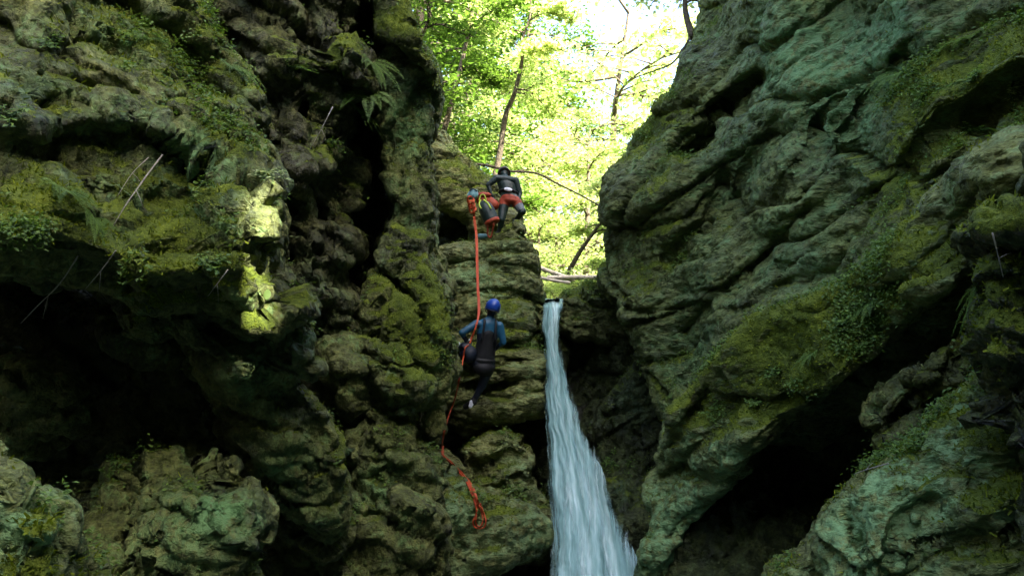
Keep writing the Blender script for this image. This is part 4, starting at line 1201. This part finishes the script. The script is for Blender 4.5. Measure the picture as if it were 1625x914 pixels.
def build_plants():
    F = [(365, 105, .32, 'arching fern on the ledge top near the upper left recess'), (235, 62, .25, 'small fern on the pale ledge at the upper left'),
         (100, 300, .30, 'dark drooping fern on the left wall above the mossy ledge'), (150, 345, .28, 'fern just below and right of the dark drooping fern on the left wall'),
         (585, 150, .45, 'dark glossy fern in the crevice left of the mossy column'), (592, 100, .35, 'upper fern hanging in the crevice left of the mossy column'),
         (1430, 115, .45, 'long pale fern spreading over the right wall near the mossy ledge'), (1540, 60, .35, 'fern at the top of the right wall mossy ledge'),
         (1380, 480, .28, 'fern at the upper end of the slab moss band'), (1290, 560, .24, 'fern low on the moss of the diagonal slab'),
         (1550, 460, .22, 'fern on top of the dark mossy column at the right edge'), (560, 170, .35, 'fern deep in shade left of the crevice ferns')]
    for i, (x, y, s, l) in enumerate(F): fern(x, y, s, l, 9 + i % 4, i)
    Pn = [(500, 165, .35, 'leafy plant with rounded leaves on the dark recessed wall'), (455, 105, .3, 'leafy plant left of the rounded leaf plant, higher on the recess'),
          (515, 225, .3, 'leafy sprig lower on the dark recessed wall beside a pale twig'), (428, 275, .22, 'bright small plant on the nose of the overhang'),
          (20, 185, .25, 'broad leaved plant at the left edge of the frame'), (330, 420, .2, 'small herb on the moss near the sunlit nose'), (1000, 215, .4, 'leafy tuft on the rim of the right wall beside the sky'),
          (1030, 180, .4, 'second leafy tuft higher on the sunlit rim of the right wall'), (1545, 130, .4, 'ivy like plant trailing over the right wall below the ledge'), (1530, 210, .35, 'trailing plant lower on the right wall under the ivy'),
          (1610, 130, .25, 'bright green plant at the right edge of the frame'), (1240, 590, .2, 'small herb in the middle of the slab moss band'), (1340, 510, .22, 'herb tuft high on the slab moss band'), (1200, 640, .16, 'small herb low on the slab'),
          (725, 245, .35, 'leafy tuft on the shelf rim behind the anchor'), (90, 70, .2, 'small plant on the upper left rock face')]
    for i, (x, y, s, l) in enumerate(Pn):
        leafy(x, y, s, l, 9, .05 if s < .35 else .065, i, .5 if 'trail' in l or 'hang' in l else .2, mat=M_LEAF if x in (1000, 1030, 725, 1610, 428) else None)
    g = 'dead twigs on the left rock'
    def twig(pts, r, lab, grp=g, mat=M_DEAD):
        w = []
        for k, (px, py, off) in enumerate(pts):
            loc, nor, dep = hit(px, py)
            dep = min(dep if dep else 9, 8.6)
            w.append((px, py, dep - off))
        d = [q[2] for q in w]
        dm = np.linspace(min(d[0], d[-1] + .6), min(d[-1], d[0] + .6), len(w))
        ws = spline([P(q[0], q[1], min(q[2], dd)) for q, dd in zip(w, dm)], 4); b = ws[0].copy()
        V, F = tube([q - b for q in ws], [r * (1 - .6 * i / len(ws)) * (1 + .15 * math.sin(i * 1.7)) for i in range(len(ws))], 6)
        gg = Geo(); gg.add(V, F)
        m = ws[len(ws) // 2] - b; e = m + (ws[-1] - ws[len(ws) // 2]).cross(Vector((0, 1, 0))).normalized() * .12 + (ws[-1] - ws[len(ws) // 2]) * .3
        V, F = tube([m, m.lerp(e, .5) + Vector((0, 0, .01)), e], [r * .5, r * .4, r * .2], 4); gg.add(V, F)
        o = link('twig', gg.mesh('twig', [mat]), loc=b); tag(o, lab, 'twig', grp)
    twig([(258, 246, .12), (232, 280, .2), (200, 325, .2), (178, 362, .1)], .007, 'long pale twig leaning on the middle of the left wall')
    twig([(236, 250, .1), (210, 275, .15), (186, 312, .1)], .004, 'thin grey twig beside the long pale one')
    twig([(124, 406, .08), (95, 450, .25), (60, 485, .35), (33, 513, .4)], .006, 'pale twig hanging off the mossy ledge into the dark')
    twig([(184, 398, .06), (160, 430, .1), (136, 458, .15)], .005, 'short twig with a pale tip on the mossy ledge')
    twig([(362, 428, .05), (345, 450, .08), (330, 470, .08)], .004, 'tiny twig on the moss near the overhang nose')
    twig([(528, 170, .2), (510, 205, .25), (490, 240, .2)], .006, 'pale stick leaning in the dark recess', )
    twig([(1575, 370, .1), (1585, 410, .15), (1592, 440, .1)], .005, 'dead twig on the mossy column at the right edge', 'dead twigs on the right rock')
    twig([(1410, 735, .1), (1375, 745, .15), (1355, 752, .1)], .005, 'dry twig poking over the pale rock lower right', 'dead twigs on the right rock')
    # single glowing leaf
    loc, nor, dep = hit(425, 470)
    b = P(425, 458, (dep or 6) - .12)
    pts = .7 * np.array([(0, 0, .0), (.035, 0, -.035), (.045, -.004, -.075), (.03, -.012, -.11), (0, -.02, -.135), (-.03, -.012, -.11), (-.045, -.004, -.075), (-.035, 0, -.035)], float)
    V = np.concatenate([pts, [[0, -.009, -.05]]]); Fq = [(0, 1, 2, 8), (8, 2, 3, 4), (8, 4, 5, 6), (8, 6, 7, 0)]
    o = link('leaf', np_mesh('leaf', V, Fq, [M_LEAF], True, {'tint': np.full(9, .0)}), loc=b); tag(o, 'single glowing yellow green leaf hanging under the sunlit nose of the overhang', 'leaf')


build_plants()

# ------------------------------------------------------------------ people
def capsule(a, b, ra, rb, seg=12):
    a = Vector(a); b = Vector(b); ax = (b - a)
    L = max(ax.length, 1e-4); ax = ax / L
    pts = []; rad = []
    for k in range(5):
        t = math.pi / 2 * (k + .35) / 5.35
        pts.append(a - ax * ra * math.cos(t)); rad.append(ra * math.sin(t))
    for s in (0, .5, 1): pts.append(a + ax * L * s); rad.append(ra + (rb - ra) * s)
    for k in range(5):
        t = math.pi / 2 * (1 - (k + .65) / 5.35)
        pts.append(b + ax * rb * math.cos(t)); rad.append(rb * math.sin(t))
    return tube(pts, rad, seg)


def ellipsoid(c, r, axes=None, n=12):
    """closed ellipsoid as a quad sphere"""
    V = []; F = []
    A = axes or (Vector((1, 0, 0)), Vector((0, 1, 0)), Vector((0, 0, 1)))
    m = n * 2
    for i in range(1, n):
        t = math.pi * i / n
        for k in range(m):
            p = 2 * math.pi * k / m
            V.append(Vector(c) + A[0] * r[0] * math.sin(t) * math.cos(p) + A[1] * r[1] * math.sin(t) * math.sin(p) + A[2] * r[2] * math.cos(t))
    for i in range(n - 2):
        for k in range(m):
            F.append((i * m + k, (i + 1) * m + k, (i + 1) * m + (k + 1) % m, i * m + (k + 1) % m))
    for base, rev in ((0, False), ((n - 2) * m, True)):
        for k in range(m // 2 - 1):
            f = (base + k, base + k + 1, base + m - 2 - k, base + m - 1 - k)
            F.append(tuple(reversed(f)) if rev else f)
    return V, F


def fused(parts, voxel, sm=4):
    g = Geo()
    for V, F in parts: g.add(V, F)
    V, F = g.get()
    return remeshed(V, F, voxel, sm, .5)


def hand_parts(w, dirn, palm_n, side, curl=.8, s=1.0):
    """palm, four unequal bent fingers and a thumb leaving the side of the palm"""
    d = Vector(dirn).normalized(); n = Vector(palm_n); n = (n - d * n.dot(d)).normalized(); t = d.cross(n) * side
    w = Vector(w); out = []
    for o in (-.024, 0, .024):
        out.append(capsule(w + t * o * .6, w + d * .085 * s + t * o, .015, .014, 8))
    for k, (o, l) in enumerate(((-.033, .072), (-.011, .082), (.011, .077), (.032, .06))):
        b = w + d * .085 * s + t * o
        p1 = b + (d * math.cos(curl * .5) + n * math.sin(curl * .5)) * l * .45
        p2 = p1 + (d * math.cos(curl * 1.5) + n * math.sin(curl * 1.5)) * l * .32
        p3 = p2 + (d * math.cos(curl * 2.4) + n * math.sin(curl * 2.4)) * l * .26
        for q0, q1, r0, r1 in ((b, p1, .0095, .0088), (p1, p2, .0088, .0082), (p2, p3, .0082, .007)): out.append(capsule(q0, q1, r0, r1, 8))
    b = w + d * .03 * s - t * .032; p1 = b + (d * .6 - t * .6 + n * .4).normalized() * .04; p2 = p1 + (d * .7 + n * .8 + t * .1).normalized() * .032
    out.append(capsule(b, p1, .013, .011, 8)); out.append(capsule(p1, p2, .011, .009, 8))
    return out


def figure(J, name='person'):
    """J: joints in world space. returns V,F of one continuous body"""
    p = []
    def lk(a, b, ra, rb): p.append(capsule(J[a], J[b], ra, rb))
    side = (J['shR'] - J['shL']).normalized(); spine = (J['neck'] - J['pelvis']).normalized(); back = side.cross(spine).normalized()
    for t in np.linspace(0, .84, 14):
        wx = float(np.interp(t, [0, .25, .45, .66, .84], [.155, .14, .147, .165, .158])); wy = float(np.interp(t, [0, .25, .66, .84], [.115, .105, .12, .105]))
        c = J['pelvis'].lerp(J['neck'], t)
        p.append(ellipsoid(c, (wx, wy, .13), (side, back, spine)))
    lk('shL', 'shR', .06, .06); lk('neck', 'head', .055, .055)
    hd = (J['head'] - J['neck']).normalized()
    face = J.get('face', -back); face = (face - hd * face.dot(hd)).normalized()
    hs = hd.cross(face)
    hc = J['head'] + hd * .03
    p.append(ellipsoid(hc, (.078, .097, .115), (hs, face, hd)))
    p.append(ellipsoid(hc + face * .045 - hd * .06, (.05, .05, .055), (hs, face, hd)))        # jaw
    p.append(capsule(hc + face * .085 + hd * .005, hc + face * .112 - hd * .025, .009, .014, 8))  # nose
    for s in (-1, 1):
        p.append(ellipsoid(hc + hs * s * .08 - hd * .01, (.012, .02, .032), (hs, face, hd)))    # ears
        p.append(ellipsoid(hc + face * .088 + hs * s * .03 + hd * .012, (.014, .01, .009), (hs, face, hd)))
    p.append(capsule(hc + face * .09 - hd * .055 - hs * .02, hc + face * .09 - hd * .055 + hs * .02, .008, .008, 8))
    for s in 'LR':
        lk('sh' + s, 'el' + s, .062, .047); lk('el' + s, 'wr' + s, .042, .028)
        lk('hip' + s, 'kn' + s, .098, .066); lk('kn' + s, 'an' + s, .06, .040)
        lk('an' + s, 'toe' + s, .042, .032)
        heel = J['an' + s] - (J['toe' + s] - J['an' + s]).normalized() * .03 + (J['an' + s] - J['kn' + s]).normalized() * .03
        p.append(capsule(J['an' + s], heel, .038, .034))
        d = J['wr' + s] - J['el' + s]
        p += hand_parts(J['wr' + s], J.get('hd' + s, d), J.get('hn' + s, -back), 1 if s == 'L' else -1, .8)
    V, F = fused(p, .009, 3)
    return V, F, dict(side=side, spine=spine, back=back, hc=hc, hd=hd, face=face, hs=hs)


def body_object(root, V, F, base, mats, pick):
    me = np_mesh('body', V - np.array(base), F, mats)
    C = V[F].mean(1)
    me.polygons.foreach_set('material_index', pick(C).astype(np.int32)); me.update()
    return link('body', me, root)


def part_from(root, name, parts, base, mat, voxel=None, sm=3):
    if voxel: V, F = fused(parts, voxel, sm)
    else:
        g = Geo()
        for a, b in parts: g.add(a, b)
        V, F = g.get()
    return link(name, np_mesh(name, V - np.array(base), F, [mat]), root)


def near(C, a, b, r):
    a = np.array(a); b = np.array(b); ab = b - a
    t = np.clip(((C - a) @ ab) / (ab @ ab), 0, 1)
    return np.linalg.norm(C - a - t[:, None] * ab, axis=1) < r


def helmet(root, X, base, mat, cover=.1):
    hc, hd, face, hs = X['hc'], X['hd'], X['face'], X['hs']
    c = hc + hd * .018
    V, F = ellipsoid(c, (.110, .130, .125), (hs, face, hd), 16)
    low = lambda v: -.06 + .35 * max(0, (v - c).dot(face))
    V = [v if (v - c).dot(hd) > low(v) else v + hd * (low(v) - (v - c).dot(hd)) for v in V]
    h = link('helmet', np_mesh('helmet', np.array([tuple(v) for v in V]) - np.array(base), F, [mat]), root)
    ring = [c + hs * math.cos(a) * .108 + face * math.sin(a) * .128 + hd * (-.055 + .35 * max(0, math.sin(a) * .128)) for a in [i * 2 * math.pi / 28 for i in range(29)]]
    V, F = tube(ring, .009, 6, False)
    link('rim', np_mesh('rim', np.array([tuple(v) for v in V]) - np.array(base), F, [M_BLACK]), h)
    for s in (-1, 1):
        st = [hc + hs * s * .1 - hd * .0, hc + hs * s * .085 - hd * .07 + face * .02, hc - hd * .125 + face * .06]
        V, F = tube(st, .006, 6)
        link('chin_strap', np_mesh('chin_strap', np.array([tuple(v) for v in V]) - np.array(base), F, [M_BLACK]), h)
    return h


def build_descender():
    d = 11.75
    J = dict(head=P(781, 492, d), neck=P(777, 506, d), shL=P(756, 514, d - .04), shR=P(793, 517, d + .03), pelvis=P(768, 573, d + .02),
             elL=P(733, 528, d - .12), wrL=P(743, 546, d - .02), elR=P(799, 543, d + .02), wrR=P(783, 556, d + .22),
             hipL=P(759, 576, d), hipR=P(776, 577, d + .04), knL=P(735, 562, d + .22), anL=P(727, 585, d + .42), toeL=P(722, 577, d + .55),
             knR=P(765, 612, d + .1), anR=P(750, 639, d + .12), toeR=P(739, 645, d + .2))
    # the planted feet touch whatever rock is behind them
    J['hdL'] = P(740, 556, d + .02) - P(743, 546, d - .02)
    J['hdR'] = Vector((-.5, .6, .1)); J['face'] = Vector((-.35, .9, -.1))
    V, F, X = figure(J)
    base = J['anR'].copy()
    root = empty('person', base)
    def pick(C):
        m = np.zeros(len(C), int)
        m[near(C, J['shL'], J['elL'], .075) | near(C, J['shR'], J['elR'], .085)] = 1
        m[near(C, J['shL'], J['shR'], .14)] = 1
        m[near(C, X['hc'] + X['face'] * .07 - X['hd'] * .06, X['hc'] + X['face'] * .07, .075)] = 2
        for s in 'LR':
            w = np.array(J['wr' + s]); m[np.linalg.norm(C - w, axis=1) < .16] = np.where(near(C[np.linalg.norm(C - w, axis=1) < .16], J['el' + s], J['wr' + s], .05), 0, 3)
        return m
    body_object(root, V, F, base, [M_SUIT, M_TEAL, M_SKIN, M_GLOVE], pick)
    helmet(root, X, base, M_HELM)
    sp, sd, bk = X['spine'], X['side'], X['back']
    vest = [ellipsoid(J['pelvis'].lerp(J['neck'], t), (np.interp(t, [.1, .3, .55, .7, .86], [.158, .15, .145, .125, .09]), np.interp(t, [.1, .5, .7, .86], [.125, .122, .13, .118]), .12), (sd, bk, sp)) for t in np.linspace(.08, .66, 12)]
    part_from(root, 'vest', vest, base, M_BLACK, .012)
    for s in (-1, 1):
        top = J['neck'] + sd * s * .085 - sp * .03
        pts = [J['pelvis'].lerp(J['neck'], .5) + sd * s * .1 + bk * .12 * 1, top + bk * .1 - sp * .03, top + sp * .02, top - bk * .11 - sp * .05]
        part_from(root, 'shoulder_strap', [tube(spline(pts, 4), .018, 6)], base, M_BLACK)
    hp = [ellipsoid(J['pelvis'] + sp * .02, (.172, .14, .06), (sd, bk, sp)), ellipsoid(J['pelvis'] - sp * .09 + bk * .02 * 1, (.16, .135, .12), (sd, bk, sp)),
          capsule(J['hipL'].lerp(J['knL'], .15), J['hipL'].lerp(J['knL'], .4), .104, .098), capsule(J['hipR'].lerp(J['knR'], .1), J['hipR'].lerp(J['knR'], .35), .108, .1)]
    part_from(root, 'harness', hp, base, M_BLACK, .012)
    part_from(root, 'descender', [tube(spline([P(745, 548, d - .17), P(741, 544, d - .17), P(745, 539, d - .17), P(749, 544, d - .17), P(745, 548, d - .17)], 4), .008, 6)], base, M_METAL)
    # pale fabric pouch and bag slung at the left hip
    part_from(root, 'pouch', [ellipsoid(P(731, 549, d - .0), (.055, .05, .035)), ellipsoid(P(727, 545, d), (.03, .04, .03))], base, M_WHITE, .008)
    part_from(root, 'hip_bag', [ellipsoid(P(744, 562, d - .04), (.13, .12, .13)), ellipsoid(P(738, 552, d - .02), (.10, .11, .09))], base, M_SUIT, .012)
    for s, m in (('R', M_BLACK), ('L', M_BLACK)):
        a, t = J['an' + s], J['toe' + s]
        sh = part_from(root, 'shoe', [capsule(a - (t - a) * .15, t, .052, .042), capsule(a, a.lerp(J['kn' + s], .18), .05, .052)], base, m, .008)
        if s == 'R':
            part_from(sh, 'heel_patch', [ellipsoid(a + Vector((-.015, -.045, -.01)), (.035, .02, .05)), ellipsoid(a + Vector((-.03, -.045, -.05)), (.03, .02, .035))], base, M_WHITE, .007)
    tag(root, 'climber in blue helmet and dark wetsuit hanging on the orange rope beside the waterfall', 'person')


def build_upper():
    d = 13.75
    lf, _, ldep = hit(790, 374); rf, _, rdep = hit(819, 356)
    J = dict(head=P(800, 277, d + .34), neck=P(802, 284, d + .16), shL=P(788, 283, d + .08), shR=P(818, 286, d + .08), pelvis=P(809, 317, d),
             elL=P(775, 294, d + .05), wrL=P(780, 310, d + .0), elR=P(825, 306, d + .05), wrR=P(823, 322, d - .05),
             hipL=P(801, 320, d), hipR=P(818, 320, d), knL=P(796, 348, d - .12), anL=P(793, 369, d - .02), toeL=P(786, 374, d - .12),
             knR=P(829, 336, d - .1), anR=P(819, 350, d + .1), toeR=P(815, 357, d + .0))
    J['face'] = Vector((-.1, .8, -.6)); J['hdL'] = Vector((.03, .02, -.1)); J['hdR'] = Vector((.0, -.02, -.1))
    V, F, X = figure(J)
    base = J['anL'].copy()
    root = empty('person', base)
    def pick(C):
        m = np.zeros(len(C), int)
        m[near(C, X['hc'] + X['face'] * .07 - X['hd'] * .06, X['hc'] + X['face'] * .07, .075)] = 1
        for s in 'LR':
            k = np.linalg.norm(C - np.array(J['wr' + s]), axis=1) < .16
            m[k] = np.where(near(C[k], J['el' + s], J['wr' + s], .05), 0, 2)
        m[near(C, J['pelvis'], J['neck'], .09) & (((C - np.array(J['pelvis'])) @ np.array(X['side'])) > .045)] = 0
        return m
    body_object(root, V, F, base, [M_DTEAL, M_SKIN, M_GLOVE, M_TEAL], pick)
    helmet(root, X, base, M_HELM2)
    sp, sd, bk = X['spine'], X['side'], X['back']
    sh = [ellipsoid(J['pelvis'] + sp * .0, (.158, .132, .09), (sd, bk, sp)), ellipsoid(J['pelvis'] - sp * .05, (.156, .13, .075), (sd, bk, sp)),
          capsule(J['hipL'], J['hipL'].lerp(J['knL'], .22), .10, .092), capsule(J['hipR'], J['hipR'].lerp(J['knR'], .3), .10, .092)]
    part_from(root, 'shorts', sh, base, M_RED, .012)
    ring = [J['pelvis'] + sp * .13 + sd * math.cos(a) * .155 + bk * math.sin(a) * .125 for a in [i * 2 * math.pi / 24 for i in range(25)]]
    b = part_from(root, 'belt', [tube(ring, .02, 6, False)], base, M_BLACK)
    c = J['pelvis'] + sp * .12; tow = Vector((0, -1, 0)); tow = (tow - sp * tow.dot(sp)).normalized()
    part_from(b, 'pouch', [ellipsoid(c + tow * .14, (.075, .03, .04), (sd, tow, sp))], base, M_WHITE, .01)
    for s in 'LR':
        a, t = J['an' + s], J['toe' + s]
        part_from(root, 'shoe', [capsule(a - (t - a) * .15, t, .052, .042), capsule(a, a.lerp(J['kn' + s], .2), .05, .052)], base, M_BLACK, .008)
    tag(root, 'climber in green wetsuit and red shorts stooping on top of the layered pillar', 'person')


build_descender()
build_upper()

# ------------------------------------------------------------------ gear and ropes
def build_gear():
    d = 13.45
    a = P(766, 320, d + .05); b = P(782, 354, d - .03)
    ax = (b - a).normalized(); base = b.copy()
    root = empty('gear_bag', base)
    n = 10
    pts = [a.lerp(b, i / (n - 1)) for i in range(n)]
    rad = [.06, .09, .115, .125, .13, .13, .13, .13, .128, .12]
    part_from(root, 'sack', [tube(pts, rad, 14)], base, M_BAG)
    part_from(root, 'base_panel', [tube([b - ax * .05, b, b + ax * .015], [.133, .13, .11], 14)], base, M_RED)
    part_from(root, 'drain_strap', [tube(spline([b + Vector((-.08, -.06, -.02)), P(774, 372, d - .06), P(778, 377, d - .06), P(781, 370, d - .06), b + Vector((.02, -.08, -.02))], 4), .016, 6)], base, M_RED)
    for o in (-.09, .06):
        s = Vector((1, 0, 0)); f = Vector((0, -1, 0))
        part_from(root, 'strap', [tube(spline([a + s * o * .3 + f * .09, a.lerp(b, .2) + s * o + f * .115, a.lerp(b, .45) + s * o * 1.1 + f * .14], 4), .013, 6)], base, M_LIME)
    part_from(root, 'handle', [tube(spline([a + Vector((-.06, -.05, 0)), a + Vector((-.03, -.06, .09)), a + Vector((.03, -.06, .09)), a + Vector((.06, -.05, 0))], 4), .012, 6)], base, M_LIME)
    tag(root, 'dark tapered gear bag with lime straps and red base hanging beside the upper climber', 'bag')
    a = P(758, 312, d + .2); b = P(783, 326, d + .2)
    root = empty('rope_bag', b)
    part_from(root, 'sack', [capsule(a, b, .07, .10), ellipsoid(a.lerp(b, .5), (.16, .09, .09))], b, M_RED, .014)
    part_from(root, 'flap', [ellipsoid(a.lerp(b, .4) + Vector((0, -.06, .07)), (.13, .06, .05))], b, M_RED, .012)
    tag(root, 'soft orange red rope bag behind the dark gear bag', 'bag')
    c = P(751, 309, d)
    root = empty('dry_bag', c)
    part_from(root, 'sack', [ellipsoid(c, (.09, .08, .09)), ellipsoid(c + Vector((-.06, 0, -.02)), (.05, .05, .05)), ellipsoid(c + Vector((.02, 0, .05)), (.06, .05, .05))], c, M_CYAN, .012)
    part_from(root, 'closure', [tube(spline([c + Vector((-.06, -.07, .04)), c + Vector((0, -.09, .07)), c + Vector((.07, -.06, .04))], 4), .014, 6)], c, M_DTEAL)
    tag(root, 'small pale teal bundle clipped at the rope anchor', 'bag')
    q, nn, dep = hit(766, 379)
    if q is not None:
        root = empty('bottle', q)
        part_from(root, 'flask', [tube([q + Vector((-.09, -.03, .03)), q + Vector((-.06, -.03, .035)), q + Vector((.05, -.03, .035)), q + Vector((.08, -.03, .033))], [.035, .045, .045, .025], 10)], q, M_CYAN)
        part_from(root, 'cap', [tube([q + Vector((.08, -.03, .033)), q + Vector((.105, -.03, .033))], [.022, .022], 10)], q, M_SUIT)
        tag(root, 'small pale blue bottle lying on the ledge below the gear bag', 'bottle')
    # rope system
    r0 = .009
    knot = []
    for k in range(3):
        cc = P(747 + k * 1.5, 318 + k * 7, d - .08)
        knot.append(tube([cc + Vector((math.cos(t) * .05, math.sin(t * 2) * .03, math.sin(t) * .065)) for t in [i * 2 * math.pi / 20 for i in range(21)]], .017, 8, False))
    up = [(751, 328, d - .05), (753, 350, d - .1), (756, 375, 13.2), (757, 410, 12.9), (758, 450, 12.5), (760, 490, 12.0), (757, 512, 11.66), (749, 535, 11.58), (745, 545, 11.56)]
    strands = []
    for off in (-1.0, 1.0):
        w = [safe(x + off * (1 if y < 500 else .4), y, dd, .06) for x, y, dd in up]
        strands.append(tube(spline(w, 6), r0 * 1.15, 8))
    lo = [(744, 548, 11.55), (738, 553, 11.50), (734, 575, 11.46), (729, 600, 11.42), (722, 632, 11.36), (712, 660, 11.25), (705, 685, 11.1), (702, 705, 10.9), (704, 718, 10.75)]
    w = [safe(x, y, dd, .05) for x, y, dd in lo]
    strands.append(tube(spline(w, 6), r0 * 1.25, 8))
    root = empty('climbing_rope', P(757, 410, 12.9))
    b = root.location.copy()
    part_from(root, 'anchor_knot', knot, b, M_ROPE)
    part_from(root, 'strand', strands[:1], b, M_ROPE); part_from(root, 'strand', strands[1:2], b, M_ROPE); part_from(root, 'strand', strands[2:3], b, M_ROPE)
    tag(root, 'taut orange climbing rope running from the anchor down past the blue helmeted climber', 'rope')
    # slack bundle on the lower slab
    root = empty('rope_coil', P(760, 825, 9.8)); b = root.location.copy()
    rr = random.Random(3)
    for k in range(4):
        o = (k - 1.5) * 1.1
        mid = [(703 + o * .4, 708), (703 + o * .7, 722), (716 + o, 735 + rr.uniform(-1, 1)), (731 + o * 1.5, 750 + rr.uniform(-2, 2)), (744 + o * 2, 766), (752 + o * 2.0, 784), (757 + o * 1.6, 800)]
        if k == 0: mid += [(756, 815), (751, 826), (752, 834), (759, 838), (768, 836), (771, 826), (767, 812), (762, 798)]
        if k == 2: mid += [(764, 812), (766, 826), (762, 835), (756, 832), (755, 822), (758, 806)]
        if k == 3: mid += [(764, 806), (768, 816)]
        if k == 1: mid += [(756, 812), (754, 822)]
        pts = []
        for (x, y) in mid:
            loc, nor, dep = hit(x, y); pts.append(P(x, y, min((dep or 10.2) - .03 - .008 * k, 10.9)))
        part_from(root, 'strand', [tube(spline(pts, 6), r0, 8)], b, M_ROPE)
    tag(root, 'slack bundle of orange rope draped down the pale slab and ending in loops', 'rope')


build_gear()
